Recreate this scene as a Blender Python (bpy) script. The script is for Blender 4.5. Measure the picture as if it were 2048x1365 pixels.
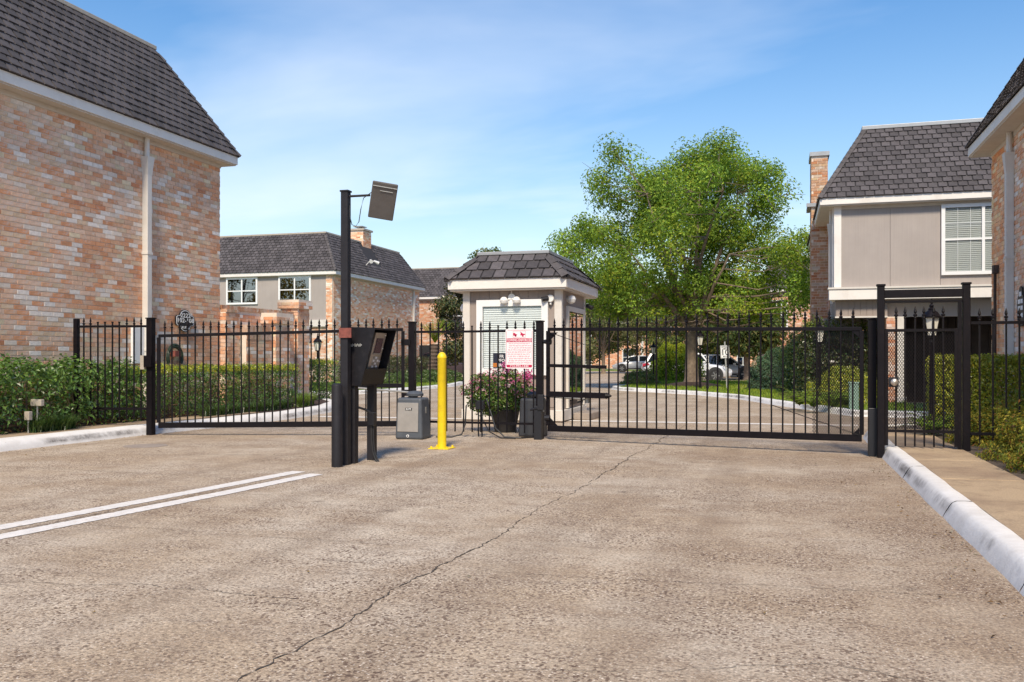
import bpy, math, random
import numpy as np
from mathutils import Vector, Matrix

random.seed(7); rng = np.random.default_rng(7)
scene = bpy.context.scene
for o in list(bpy.data.objects): bpy.data.objects.remove(o)
COL = scene.collection

# ------------------------------------------------------------------ camera
cam_d = bpy.data.cameras.new('camera'); cam = bpy.data.objects.new('camera', cam_d); COL.objects.link(cam)
cam.location = (0, 0, 1.25)
cam.rotation_euler = (math.radians(90), 0, math.radians(16.6))
cam_d.sensor_width = 36; cam_d.lens = 31.64
cam_d.shift_y = 36/2048
cam_d.clip_start = .05; cam_d.clip_end = 3000
scene.camera = cam

# ------------------------------------------------------------------ light
SUN_EL, SUN_AZ = math.radians(48), math.radians(168)      # azimuth from +Y towards +X
sdir = Vector((math.sin(SUN_AZ)*math.cos(SUN_EL), math.cos(SUN_AZ)*math.cos(SUN_EL), math.sin(SUN_EL)))
w = bpy.data.worlds.new('World'); scene.world = w; w.use_nodes = True
nt = w.node_tree; N = nt.nodes; Lk = nt.links
for n in list(N): N.remove(n)
out = N.new('ShaderNodeOutputWorld'); bg = N.new('ShaderNodeBackground')
sky = N.new('ShaderNodeTexSky'); sky.sky_type = 'NISHITA'; sky.sun_disc = False
sky.sun_elevation = SUN_EL; sky.sun_rotation = SUN_AZ
sky.air_density = 1.3; sky.dust_density = .35; sky.ozone_density = 2.6; sky.altitude = 20
tc = N.new('ShaderNodeTexCoord'); sep = N.new('ShaderNodeSeparateXYZ'); Lk.new(tc.outputs['Generated'], sep.inputs[0])
mz = N.new('ShaderNodeMath'); mz.operation = 'MAXIMUM'; mz.inputs[1].default_value = .0; Lk.new(sep.outputs['Z'], mz.inputs[0])
az = N.new('ShaderNodeMath'); az.operation = 'ADD'; az.inputs[1].default_value = .16; Lk.new(mz.outputs[0], az.inputs[0])
dx = N.new('ShaderNodeMath'); dx.operation = 'DIVIDE'; Lk.new(sep.outputs['X'], dx.inputs[0]); Lk.new(az.outputs[0], dx.inputs[1])
dy = N.new('ShaderNodeMath'); dy.operation = 'DIVIDE'; Lk.new(sep.outputs['Y'], dy.inputs[0]); Lk.new(az.outputs[0], dy.inputs[1])
cmb = N.new('ShaderNodeCombineXYZ'); Lk.new(dx.outputs[0], cmb.inputs[0]); Lk.new(dy.outputs[0], cmb.inputs[1])
mp = N.new('ShaderNodeMapping'); mp.inputs['Scale'].default_value = (.42, .95, 1); mp.inputs['Rotation'].default_value = (0, 0, .5)
mp.inputs['Location'].default_value = (3.1, 1.7, 0)
Lk.new(cmb.outputs[0], mp.inputs[0])
nz = N.new('ShaderNodeTexNoise'); nz.inputs['Scale'].default_value = .95; nz.inputs['Detail'].default_value = 6
nz.inputs['Roughness'].default_value = .52; nz.inputs['Distortion'].default_value = .6; Lk.new(mp.outputs[0], nz.inputs['Vector'])
cr = N.new('ShaderNodeValToRGB'); cr.color_ramp.elements[0].position = .50; cr.color_ramp.elements[0].color = (0, 0, 0, 1)
cr.color_ramp.elements[1].position = .82; cr.color_ramp.elements[1].color = (.62, .62, .62, 1); Lk.new(nz.outputs['Fac'], cr.inputs[0])
mixc = N.new('ShaderNodeMixRGB'); mixc.inputs[2].default_value = (7.6, 7.8, 8.1, 1)
hsv = N.new('ShaderNodeHueSaturation'); hsv.inputs['Saturation'].default_value = 1.38; hsv.inputs['Hue'].default_value = .506; hsv.inputs['Value'].default_value = .98; Lk.new(sky.outputs[0], hsv.inputs['Color'])
Lk.new(cr.outputs[0], mixc.inputs[0]); Lk.new(hsv.outputs[0], mixc.inputs[1])
hz = N.new('ShaderNodeMath'); hz.operation = 'SUBTRACT'; hz.inputs[0].default_value = 1.; Lk.new(mz.outputs[0], hz.inputs[1])
hp = N.new('ShaderNodeMath'); hp.operation = 'POWER'; hp.inputs[1].default_value = 6.; Lk.new(hz.outputs[0], hp.inputs[0])
hm = N.new('ShaderNodeMath'); hm.operation = 'MULTIPLY'; hm.inputs[1].default_value = .75; Lk.new(hp.outputs[0], hm.inputs[0])
mixh = N.new('ShaderNodeMixRGB'); mixh.inputs[2].default_value = (5.6, 6.1, 6.7, 1); Lk.new(hm.outputs[0], mixh.inputs[0]); Lk.new(mixc.outputs[0], mixh.inputs[1])
Lk.new(mixh.outputs[0], bg.inputs['Color']); bg.inputs['Strength'].default_value = .105
Lk.new(bg.outputs[0], out.inputs[0])

sl = bpy.data.lights.new('sun', 'SUN'); so = bpy.data.objects.new('sun', sl); COL.objects.link(so)
sl.energy = 3.1; sl.angle = math.radians(10); sl.color = (1, .87, .68)
so.rotation_euler = sdir.to_track_quat('Z', 'Y').to_euler(); so.location = (0, 0, 40)

scene.view_settings.view_transform = 'Standard'; scene.view_settings.look = 'None'
scene.view_settings.exposure = 0.66; scene.view_settings.gamma = 1
scene.render.engine = 'CYCLES'

# ------------------------------------------------------------------ materials
M = {}
def nodes_of(name):
    m = bpy.data.materials.new(name); m.use_nodes = True
    nt = m.node_tree
    for n in list(nt.nodes): nt.nodes.remove(n)
    o = nt.nodes.new('ShaderNodeOutputMaterial'); p = nt.nodes.new('ShaderNodeBsdfPrincipled')
    nt.links.new(p.outputs[0], o.inputs[0])
    M[name] = m
    return m, nt.nodes, nt.links, p, o
def noise_node(n, l, scale, detail=5, rough=.6, vec=None, coord='Object', stretch=None):
    t = n.new('ShaderNodeTexNoise'); t.inputs['Scale'].default_value = scale; t.inputs['Detail'].default_value = detail
    t.inputs['Roughness'].default_value = rough
    c = n.new('ShaderNodeTexCoord'); src = c.outputs[coord]
    if stretch:
        mpn = n.new('ShaderNodeMapping'); mpn.inputs['Scale'].default_value = stretch; l.new(src, mpn.inputs[0]); src = mpn.outputs[0]
    l.new(src, t.inputs['Vector'])
    return t
def ramp(n, l, src, p0, c0, p1, c1):
    r = n.new('ShaderNodeValToRGB'); e = r.color_ramp.elements
    e[0].position = p0; e[0].color = (*c0, 1); e[1].position = p1; e[1].color = (*c1, 1)
    l.new(src, r.inputs[0]); return r
def mix(n, l, fac, a, b, mode='MIX'):
    x = n.new('ShaderNodeMixRGB'); x.blend_type = mode
    for sock, v in ((x.inputs[0], fac), (x.inputs[1], a), (x.inputs[2], b)):
        if isinstance(v, (int, float)): sock.default_value = v
        elif isinstance(v, tuple): sock.default_value = (*v, 1)
        else: l.new(v, sock)
    return x.outputs[0]
def simple(name, base, rough=.6, metal=0., var=.12, vscale=6., bump=.0, bscale=40., attr=False, transl=0., spec=.5, dirt=None):
    m, n, l, p, o = nodes_of(name)
    t = noise_node(n, l, vscale)
    r = ramp(n, l, t.outputs['Fac'], .3, (1-var,)*3, .7, (1+var,)*3)
    if attr:
        a = n.new('ShaderNodeAttribute'); a.attribute_name = 'Col'; src = a.outputs['Color']
    else: src = tuple(base)
    c = mix(n, l, 1., src, r.outputs[0], 'MULTIPLY')
    if dirt:
        t2 = noise_node(n, l, dirt[1], 8, .7); r2 = ramp(n, l, t2.outputs['Fac'], .52, (0, 0, 0), .72, (dirt[2],)*3)
        c = mix(n, l, r2.outputs[0], c, dirt[0])
    l.new(c, p.inputs['Base Color']); p.inputs['Roughness'].default_value = rough; p.inputs['Metallic'].default_value = metal
    p.inputs['Specular IOR Level'].default_value = spec
    if bump:
        tb = noise_node(n, l, bscale, 4); b = n.new('ShaderNodeBump'); b.inputs['Strength'].default_value = bump; b.inputs['Distance'].default_value = .01
        l.new(tb.outputs['Fac'], b.inputs['Height']); l.new(b.outputs[0], p.inputs['Normal'])
    if transl:
        tr = n.new('ShaderNodeBsdfTranslucent'); ms = n.new('ShaderNodeMixShader'); ms.inputs[0].default_value = transl
        tint = mix(n, l, 1., c, (1.5, 1.35, .45), 'MULTIPLY'); l.new(tint, tr.inputs[0])
        l.new(p.outputs[0], ms.inputs[1]); l.new(tr.outputs[0], ms.inputs[2]); l.new(ms.outputs[0], o.inputs[0])
    return m

simple('brick', None, .9, var=.14, vscale=14, bump=.5, bscale=60, attr=True, dirt=((.70, .62, .55), 9., .75))
simple('brick_far', None, .9, var=.14, vscale=3, attr=True)
simple('mortar', (.74, .63, .52), .95, var=.12, vscale=5, bump=.4, bscale=90)
simple('shingle', None, .85, var=.22, vscale=9, bump=.5, bscale=70, attr=True)
simple('roof_under', (.03, .028, .032), .9)
simple('white_trim', (.66, .62, .565), .55, var=.05, vscale=4, dirt=((.50, .44, .36), 3., .35))
simple('fascia_white', (.78, .74, .69), .55, var=.05, vscale=2, dirt=((.50, .42, .33), 1.3, .35))
simple('soffit', (.62, .56, .49), .7, var=.06)
simple('coping', (.40, .35, .29), .6, var=.12)
simple('metal_coping', (.36, .37, .38), .45, metal=.3, var=.08)
simple('vinyl', (.80, .80, .79), .4, var=.03)
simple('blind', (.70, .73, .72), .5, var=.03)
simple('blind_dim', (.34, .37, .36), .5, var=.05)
simple('interior', (.018, .018, .02), .9)
simple('black_metal', (.0055, .004, .006), .5, spec=.2, var=.3, vscale=12, bump=.2, bscale=90, dirt=((.022, .014, .012), 14., .4))
simple('kiosk_black', (.008, .007, .0095), .5, spec=.3, var=.3, vscale=10, bump=.15, bscale=150, dirt=((.04, .035, .035), 11., .45))
simple('post_grey', (.018, .017, .021), .55, spec=.3, var=.2, vscale=8, bump=.1)
simple('rust_red', (.21, .06, .045), .75, var=.3, vscale=20, bump=.3)
simple('yellow', (.82, .60, .012), .45, var=.10, vscale=7, bump=.15, bscale=60, dirt=((.42, .30, .04), 9., .45))
simple('operator_grey', (.075, .085, .10), .5, var=.12, vscale=9, bump=.1, bscale=200)
simple('operator_dark', (.035, .037, .045), .5, var=.15)
simple('steel', (.50, .45, .40), .38, metal=.75, var=.1, vscale=5)
simple('galv', (.42, .41, .38), .45, metal=.5, var=.2, vscale=15)
simple('panel_back', (.11, .10, .095), .6, var=.15)
simple('sign_white', (.82, .76, .77), .5, var=.03)
simple('sign_red', (.48, .012, .07), .5, var=.05)
simple('sign_pink', (.62, .16, .24), .5, var=.05)
simple('sign_black', (.012, .012, .016), .45)
simple('letter_white', (.85, .84, .82), .5)
simple('poster', (.02, .022, .04), .4)
simple('poster_fire', (.5, .16, .02), .5)
simple('lcd', (.06, .02, .035), .2)
simple('line_paint', (.76, .72, .67), .7, var=.10, vscale=8, bump=.5, bscale=60, dirt=((.44, .36, .28), 16., .8))
simple('crack', (.075, .058, .045), .95, var=.4, vscale=9)
simple('mulch', (.050, .028, .020), .95, var=.5, vscale=22, bump=1., bscale=45)
simple('soil', (.10, .075, .055), .95, var=.4, vscale=15, bump=1., bscale=40)
simple('turf', (.13, .18, .03), .95, var=.3, vscale=2.5, bump=.6, bscale=40)
simple('asphalt', (.075, .072, .075), .9, var=.2, vscale=5, bump=.4, bscale=120)
simple('leaf', None, .32, var=.12, vscale=3, attr=True, transl=.25, spec=.6)
simple('leaf_matte', None, .65, var=.12, vscale=3, attr=True, transl=.38, spec=.3)
simple('petal', None, .6, var=.05, attr=True, transl=.3)
simple('bark', (.20, .15, .11), .95, var=.35, vscale=7, bump=.9, bscale=22)
simple('twig', (.10, .07, .05), .95, var=.3)
simple('palm_trunk', (.11, .075, .055), .95, var=.4, vscale=14, bump=1., bscale=30)
simple('pot', (.025, .024, .026), .6, var=.2)
simple('cable', (.018, .018, .02), .5)
simple('hose', (.03, .05, .03), .5)
simple('lamp_glass', (.72, .69, .60), .3, var=.05)
simple('bulb_white', (.80, .79, .76), .35, var=.03)
simple('tyre', (.02, .02, .02), .85)
simple('rim', (.5, .5, .5), .3, metal=.8)
simple('car_silver', (.50, .52, .55), .3, metal=.35, var=.02, spec=.6)
simple('car_white', (.66, .67, .69), .3, metal=.15, var=.02, spec=.6)
simple('car_dark', (.10, .075, .085), .3, metal=.4, var=.02, spec=.6)
simple('car_glass', (.012, .016, .02), .06, spec=.8)
simple('car_trim', (.03, .03, .032), .6)
simple('tail_red', (.40, .02, .03), .25)
simple('head_clear', (.7, .7, .7), .15, metal=.3)
simple('util_green', (.22, .34, .28), .5, var=.06)
simple('step_concrete', (.30, .25, .21), .9, var=.15, bump=.4)
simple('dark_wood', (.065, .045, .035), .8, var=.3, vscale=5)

def siding_mat(name, base, axis_scale):
    m, n, l, p, o = nodes_of(name)
    t = noise_node(n, l, 1.2, 6); r = ramp(n, l, t.outputs['Fac'], .3, (.93,)*3, .7, (1.06,)*3)
    t2 = noise_node(n, l, 1., 5, .7, stretch=(30, 30, .5)); r2 = ramp(n, l, t2.outputs['Fac'], .35, (.95,)*3, .7, (1.04,)*3)
    c = mix(n, l, 1., tuple(base), r.outputs[0], 'MULTIPLY'); c = mix(n, l, 1., c, r2.outputs[0], 'MULTIPLY')
    l.new(c, p.inputs['Base Color']); p.inputs['Roughness'].default_value = .75
    b = n.new('ShaderNodeBump'); b.inputs['Strength'].default_value = .35; b.inputs['Distance'].default_value = .01
    l.new(t2.outputs['Fac'], b.inputs['Height']); l.new(b.outputs[0], p.inputs['Normal'])
siding_mat('siding_grey', (.375, .33, .303), 1)
siding_mat('siding_tan', (.31, .255, .222), 1)
siding_mat('siding_beige', (.45, .385, .345), 1)

def glass_mat(name, tint, refl):
    m, n, l, p, o = nodes_of(name); n.remove(p)
    t = n.new('ShaderNodeBsdfTransparent'); t.inputs[0].default_value = (*tint, 1)
    g = n.new('ShaderNodeBsdfGlossy'); g.inputs['Roughness'].default_value = .015; g.inputs[0].default_value = (.95, .97, 1, 1)
    lw = n.new('ShaderNodeLayerWeight'); lw.inputs[0].default_value = .5; f = n.new('ShaderNodeMath'); f.operation = 'POWER'; f.inputs[1].default_value = 4.; l.new(lw.outputs['Facing'], f.inputs[0])
    a = n.new('ShaderNodeMath'); a.operation = 'ADD'; a.inputs[1].default_value = refl; l.new(f.outputs[0], a.inputs[0]); a.use_clamp = True
    ms = n.new('ShaderNodeMixShader'); l.new(a.outputs[0], ms.inputs[0]); l.new(t.outputs[0], ms.inputs[1]); l.new(g.outputs[0], ms.inputs[2]); l.new(ms.outputs[0], o.inputs[0])
glass_mat('glass', (.97, .98, .98), .07)
glass_mat('glass_dark', (.35, .38, .38), .26)

def concrete_drive():
    m, n, l, p, o = nodes_of('concrete_drive')
    c = n.new('ShaderNodeTexCoord')
    big = noise_node(n, l, .45, 7, .62); med = noise_node(n, l, 2.6, 8, .68)
    streak = noise_node(n, l, 1., 7, .7, stretch=(1.4, 11, 1)); fine = noise_node(n, l, 55, 4, .75)
    base = mix(n, l, ramp(n, l, big.outputs['Fac'], .40, (0,)*3, .60, (1,)*3).outputs[0], (.455, .352, .245), (.56, .475, .372))
    base = mix(n, l, ramp(n, l, med.outputs['Fac'], .42, (0,)*3, .72, (.75,)*3).outputs[0], base, (.30, .215, .145))
    base = mix(n, l, ramp(n, l, streak.outputs['Fac'], .58, (0,)*3, .74, (.32,)*3).outputs[0], base, (.62, .54, .445))
    base = mix(n, l, ramp(n, l, streak.outputs['Fac'], .30, (.6,)*3, .45, (0,)*3).outputs[0], base, (.20, .155, .12))
    # gutter dirt and tyre grime along the right kerb and the lane by the left kerb
    sp = n.new('ShaderNodeSeparateXYZ'); l.new(c.outputs['Object'], sp.inputs[0])
    mr = n.new('ShaderNodeMapRange'); mr.inputs[1].default_value = -.9; mr.inputs[2].default_value = 1.2; l.new(sp.outputs['X'], mr.inputs[0])
    g1 = n.new('ShaderNodeMath'); g1.operation = 'MULTIPLY'; l.new(mr.outputs[0], g1.inputs[0])
    wob = ramp(n, l, noise_node(n, l, .8, 6, .65).outputs['Fac'], .3, (.15,)*3, .7, (.85,)*3); l.new(wob.outputs[0], g1.inputs[1])
    base = mix(n, l, g1.outputs[0], base, (.235, .165, .112))
    trk = noise_node(n, l, 1., 5, .6, stretch=(1.5, .05, 1)); base = mix(n, l, ramp(n, l, trk.outputs['Fac'], .50, (0,)*3, .64, (.42,)*3).outputs[0], base, (.25, .185, .13))
    vo = n.new('ShaderNodeTexVoronoi'); vo.inputs['Scale'].default_value = 1.1; l.new(c.outputs['Object'], vo.inputs['Vector']); base = mix(n, l, ramp(n, l, vo.outputs['Distance'], .03, (.6,)*3, .085, (0,)*3).outputs[0], base, (.14, .105, .08))
    pat = noise_node(n, l, .33, 8, .72, stretch=(1, 2.2, 1)); base = mix(n, l, ramp(n, l, pat.outputs['Fac'], .53, (0,)*3, .66, (.30,)*3).outputs[0], base, (.57, .49, .40)); base = mix(n, l, ramp(n, l, pat.outputs['Fac'], .36, (.45,)*3, .46, (0,)*3).outputs[0], base, (.29, .20, .125))
    # exposed aggregate
    v = n.new('ShaderNodeTexVoronoi'); v.inputs['Scale'].default_value = 78; l.new(c.outputs['Object'], v.inputs['Vector'])
    hs = n.new('ShaderNodeSeparateColor'); l.new(v.outputs['Color'], hs.inputs[0])
    wear = ramp(n, l, noise_node(n, l, .8, 7, .7).outputs['Fac'], .40, (.30,)*3, .58, (1,)*3)
    st = ramp(n, l, hs.outputs[0], .72, (0,)*3, .80, (1,)*3); dk = ramp(n, l, hs.outputs[1], .70, (0,)*3, .8, (1,)*3)
    core = ramp(n, l, v.outputs['Distance'], .25, (1,)*3, .5, (0,)*3)
    f1 = mix(n, l, 1., st.outputs[0], core.outputs[0], 'MULTIPLY'); f1 = mix(n, l, 1., f1, wear.outputs[0], 'MULTIPLY')
    base = mix(n, l, f1, base, (.72, .62, .51))
    f2 = mix(n, l, 1., dk.outputs[0], wear.outputs[0], 'MULTIPLY')
    f2 = mix(n, l, 1., f2, (.95, .95, .95), 'MULTIPLY'); base = mix(n, l, f2, base, (.14, .092, .065))
    fr = ramp(n, l, fine.outputs['Fac'], .33, (.54,)*3, .67, (1.42,)*3); base = mix(n, l, 1., base, fr.outputs[0], 'MULTIPLY')
    l.new(base, p.inputs['Base Color']); p.inputs['Roughness'].default_value = .88; p.inputs['Specular IOR Level'].default_value = .3
    h = mix(n, l, .5, core.outputs[0], fine.outputs['Fac']); b = n.new('ShaderNodeBump'); b.inputs['Strength'].default_value = .55; b.inputs['Distance'].default_value = .006
    l.new(h, b.inputs['Height']); l.new(b.outputs[0], p.inputs['Normal'])
concrete_drive()
def kerb_mat():
    m, n, l, p, o = nodes_of('kerb')
    c = n.new('ShaderNodeTexCoord'); sp = n.new('ShaderNodeSeparateXYZ'); l.new(c.outputs['Object'], sp.inputs[0])
    nb = noise_node(n, l, .55, 6, .7); nf = noise_node(n, l, 14, 6, .75); nm = noise_node(n, l, 4, 7, .7)
    base = mix(n, l, ramp(n, l, nm.outputs['Fac'], .35, (0,)*3, .7, (1,)*3).outputs[0], (.80, .78, .75), (.66, .63, .59))
    r = n.new('ShaderNodeValToRGB'); e = r.color_ramp.elements; e[0].position = .15; e[0].color = (0, 0, 0, 1); e[1].position = .42; e[1].color = (1, 1, 1, 1)
    q = e.new(.72); q.color = (.85, .85, .85, 1); q = e.new(.90); q.color = (0, 0, 0, 1)
    mr = n.new('ShaderNodeMapRange'); mr.inputs[1].default_value = 0; mr.inputs[2].default_value = .14; l.new(sp.outputs['Z'], mr.inputs[0]); l.new(mr.outputs[0], r.inputs[0])
    g = mix(n, l, 1., r.outputs[0], ramp(n, l, nb.outputs['Fac'], .46, (0,)*3, .58, (1,)*3).outputs[0], 'MULTIPLY')
    g = mix(n, l, 1., g, ramp(n, l, nf.outputs['Fac'], .32, (.35,)*3, .62, (1,)*3).outputs[0], 'MULTIPLY')
    base = mix(n, l, g, base, (.15, .13, .115))
    ch = ramp(n, l, nf.outputs['Fac'], .66, (0,)*3, .70, (.75,)*3); base = mix(n, l, ch.outputs[0], base, (.42, .36, .29))
    l.new(base, p.inputs['Base Color']); p.inputs['Roughness'].default_value = .75
    b = n.new('ShaderNodeBump'); b.inputs['Strength'].default_value = .5; b.inputs['Distance'].default_value = .01; l.new(nf.outputs['Fac'], b.inputs['Height']); l.new(b.outputs[0], p.inputs['Normal'])
kerb_mat()
def sidewalk_mat():
    m, n, l, p, o = nodes_of('sidewalk')
    a = noise_node(n, l, .9, 7, .65); b_ = noise_node(n, l, 4, 8, .7); f = noise_node(n, l, 80, 3)
    base = mix(n, l, ramp(n, l, a.outputs['Fac'], .4, (0,)*3, .62, (1,)*3).outputs[0], (.43, .32, .205), (.29, .205, .135))
    base = mix(n, l, ramp(n, l, b_.outputs['Fac'], .5, (0,)*3, .72, (.7,)*3).outputs[0], base, (.20, .14, .09))
    base = mix(n, l, 1., base, ramp(n, l, f.outputs['Fac'], .3, (.8,)*3, .7, (1.2,)*3).outputs[0], 'MULTIPLY')
    l.new(base, p.inputs['Base Color']); p.inputs['Roughness'].default_value = .9
    bb = n.new('ShaderNodeBump'); bb.inputs['Strength'].default_value = .4; bb.inputs['Distance'].default_value = .005
    l.new(f.outputs['Fac'], bb.inputs['Height']); l.new(bb.outputs[0], p.inputs['Normal'])
sidewalk_mat()

# ------------------------------------------------------------------ builders
def world_off(p):
    v = Vector((0, 0, 0))
    while p is not None: v += p.location; p = p.parent
    return v
def tag(o, label=None, cat=None, group=None, kind=None):
    if label: o['label'] = label
    if cat: o['category'] = cat
    if group: o['group'] = group
    if kind: o['kind'] = kind
    return o
def thing(name, label, cat, loc, group=None):
    o = bpy.data.objects.new(name, None); o.empty_display_size = .2; COL.objects.link(o); o.location = loc
    return tag(o, label, cat, group)
def link_mesh(name, me, parent=None):
    o = bpy.data.objects.new(name, me); COL.objects.link(o)
    if parent is not None: o.parent = parent
    return o
class MB:
    def __init__(s): s.v = []; s.f = []
    def add(s, vs, fs):
        b = len(s.v); s.v += [tuple(x) for x in vs]; s.f += [tuple(b+i for i in q) for q in fs]; return s
    def box(s, x0, x1, y0, y1, z0, z1):
        return s.add([(x0,y0,z0),(x1,y0,z0),(x1,y1,z0),(x0,y1,z0),(x0,y0,z1),(x1,y0,z1),(x1,y1,z1),(x0,y1,z1)],
                     [(0,3,2,1),(4,5,6,7),(0,1,5,4),(1,2,6,5),(2,3,7,6),(3,0,4,7)])
    def bar(s, p, q, wd, ht, up=(0,0,1)):
        p = Vector(p); q = Vector(q); d = (q-p).normalized(); u = Vector(up)
        if abs(d.dot(u)) > .98: u = Vector((0,1,0))
        sd = d.cross(u).normalized()*wd/2; u = sd.cross(d).normalized()*ht/2
        vs = [p-sd-u, p+sd-u, p+sd+u, p-sd+u, q-sd-u, q+sd-u, q+sd+u, q-sd+u]
        return s.add(vs, [(0,1,2,3),(7,6,5,4),(0,4,5,1),(1,5,6,2),(2,6,7,3),(3,7,4,0)])
    def cone(s, p, q, r0, r1, n=16, caps=True, rot=0):
        p = Vector(p); q = Vector(q); d = (q-p).normalized(); a = Vector((0,0,1)) if abs(d.z) < .9 else Vector((1,0,0))
        u = d.cross(a).normalized(); v = d.cross(u)
        vs = []
        for c, r in ((p, r0), (q, r1)):
            for i in range(n):
                t = 2*math.pi*i/n+rot; vs.append(c+u*r*math.cos(t)+v*r*math.sin(t))
        fs = [(i, (i+1) % n, n+(i+1) % n, n+i) for i in range(n)]
        if caps: fs += [tuple(range(n-1, -1, -1)), tuple(range(n, 2*n))]
        return s.add(vs, fs)
    def lathe(s, c, prof, n=20):
        vs = []; fs = []
        for r, z in prof:
            for i in range(n):
                t = 2*math.pi*i/n; vs.append((c[0]+r*math.cos(t), c[1]+r*math.sin(t), c[2]+z))
        for k in range(len(prof)-1):
            for i in range(n): fs.append((k*n+i, k*n+(i+1) % n, (k+1)*n+(i+1) % n, (k+1)*n+i))
        fs += [tuple(range(n-1, -1, -1)), tuple(range((len(prof)-1)*n, len(prof)*n))]
        return s.add(vs, fs)
    def tube(s, pts, r, n=8):
        pts = [Vector(p) for p in pts]; vs = []; fs = []
        rr = r if isinstance(r, (list, tuple)) else [r]*len(pts)
        for i, p in enumerate(pts):
            d = (pts[min(i+1, len(pts)-1)]-pts[max(i-1, 0)]).normalized(); a = Vector((0,0,1)) if abs(d.z) < .9 else Vector((1,0,0))
            u = d.cross(a).normalized(); v = d.cross(u)
            for k in range(n):
                t = 2*math.pi*k/n; vs.append(p+(u*math.cos(t)+v*math.sin(t))*rr[i])
        for i in range(len(pts)-1):
            for k in range(n): fs.append((i*n+k, i*n+(k+1) % n, (i+1)*n+(k+1) % n, (i+1)*n+k))
        fs += [tuple(range(n-1, -1, -1)), tuple(range((len(pts)-1)*n, len(pts)*n))]
        return s.add(vs, fs)
    def prism(s, poly, z0, z1):
        n = len(poly); vs = [(x, y, z0) for x, y in poly]+[(x, y, z1) for x, y in poly]
        return s.add(vs, [tuple(range(n-1, -1, -1)), tuple(range(n, 2*n))]+[(i, (i+1) % n, n+(i+1) % n, n+i) for i in range(n)])
    def extr(s, pts, d):
        n = len(pts); d = Vector(d); vs = [Vector(p) for p in pts]; vs += [p+d for p in vs]
        return s.add(vs, [tuple(range(n-1, -1, -1)), tuple(range(n, 2*n))]+[(i, (i+1) % n, n+(i+1) % n, n+i) for i in range(n)])
    def quad(s, a, b, c, d): return s.add([a, b, c, d], [(0,1,2,3)])
    def build(s, name, mat, parent=None, smooth=False, bevel=0, fixn=True):
        off = world_off(parent)
        me = bpy.data.meshes.new(name); me.from_pydata([(x-off.x, y-off.y, z-off.z) for x, y, z in s.v], [], s.f)
        me.materials.append(M[mat])
        if fixn:
            import bmesh
            bm = bmesh.new(); bm.from_mesh(me); bmesh.ops.recalc_face_normals(bm, faces=bm.faces); bm.to_mesh(me); bm.free()
        if smooth:
            me.polygons.foreach_set('use_smooth', [True]*len(me.polygons))
            me.update()
            try: me.set_sharp_from_angle(angle=math.radians(40))
            except Exception: pass
        o = link_mesh(name, me, parent)
        if bevel:
            b = o.modifiers.new('bevel', 'BEVEL'); b.width = bevel; b.segments = 2; b.limit_method = 'ANGLE'
        return o
def np_mesh(name, V, F, C, mat, parent=None, smooth=False, off=None):
    if off is None: off = np.array(world_off(parent))
    V = np.asarray(V, dtype=np.float32)-np.asarray(off, dtype=np.float32); F = np.asarray(F, dtype=np.int32)
    me = bpy.data.meshes.new(name); me.vertices.add(len(V)); me.vertices.foreach_set('co', V.ravel())
    k = F.shape[1]; me.loops.add(F.size); me.loops.foreach_set('vertex_index', F.ravel())
    me.polygons.add(len(F)); me.polygons.foreach_set('loop_start', np.arange(0, F.size, k, dtype=np.int32))
    if C is not None:
        a = me.color_attributes.new('Col', 'FLOAT_COLOR', 'POINT')
        a.data.foreach_set('color', np.c_[np.asarray(C, dtype=np.float32), np.ones(len(V), dtype=np.float32)].ravel())
    me.update(calc_edges=True); me.validate()
    me.materials.append(M[mat])
    me.polygons.foreach_set('use_smooth', [smooth]*len(me.polygons))
    return link_mesh(name, me, parent)

def text_mesh(name, body, size, origin, ax, up, mat, parent, ext=.001, align='CENTER', sx=1., spacing=1., bold=.012):
    cu = bpy.data.curves.new(name, 'FONT'); cu.body = body; cu.size = size; cu.align_x = align; cu.align_y = 'CENTER'; cu.extrude = ext
    cu.resolution_u = 2; cu.offset = size*bold; cu.space_character = spacing
    t = bpy.data.objects.new(name, cu); COL.objects.link(t)
    dg = bpy.context.evaluated_depsgraph_get(); me = bpy.data.meshes.new_from_object(t.evaluated_get(dg))
    bpy.data.objects.remove(t); bpy.data.curves.remove(cu)
    ax = Vector(ax).normalized(); up = Vector(up).normalized(); nn = ax.cross(up)
    R = Matrix((ax*sx, up, nn)).transposed().to_4x4(); off = world_off(parent)
    me.transform(Matrix.Translation(Vector(origin)-off) @ R); me.materials.clear(); me.materials.append(M[mat])
    return link_mesh(name, me, parent)

CAMP = np.array([0, 0, 1.25]); CT, ST = math.cos(math.radians(16.6)), math.sin(math.radians(16.6))
def view_px(P):
    P = np.asarray(P); r = P[:, 0]*CT+P[:, 1]*ST; z = -P[:, 0]*ST+P[:, 1]*CT; z = np.maximum(z, .1)
    return 1024+1800*r/z, 718-1800*(P[:, 2]-1.25)/z, z

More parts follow.
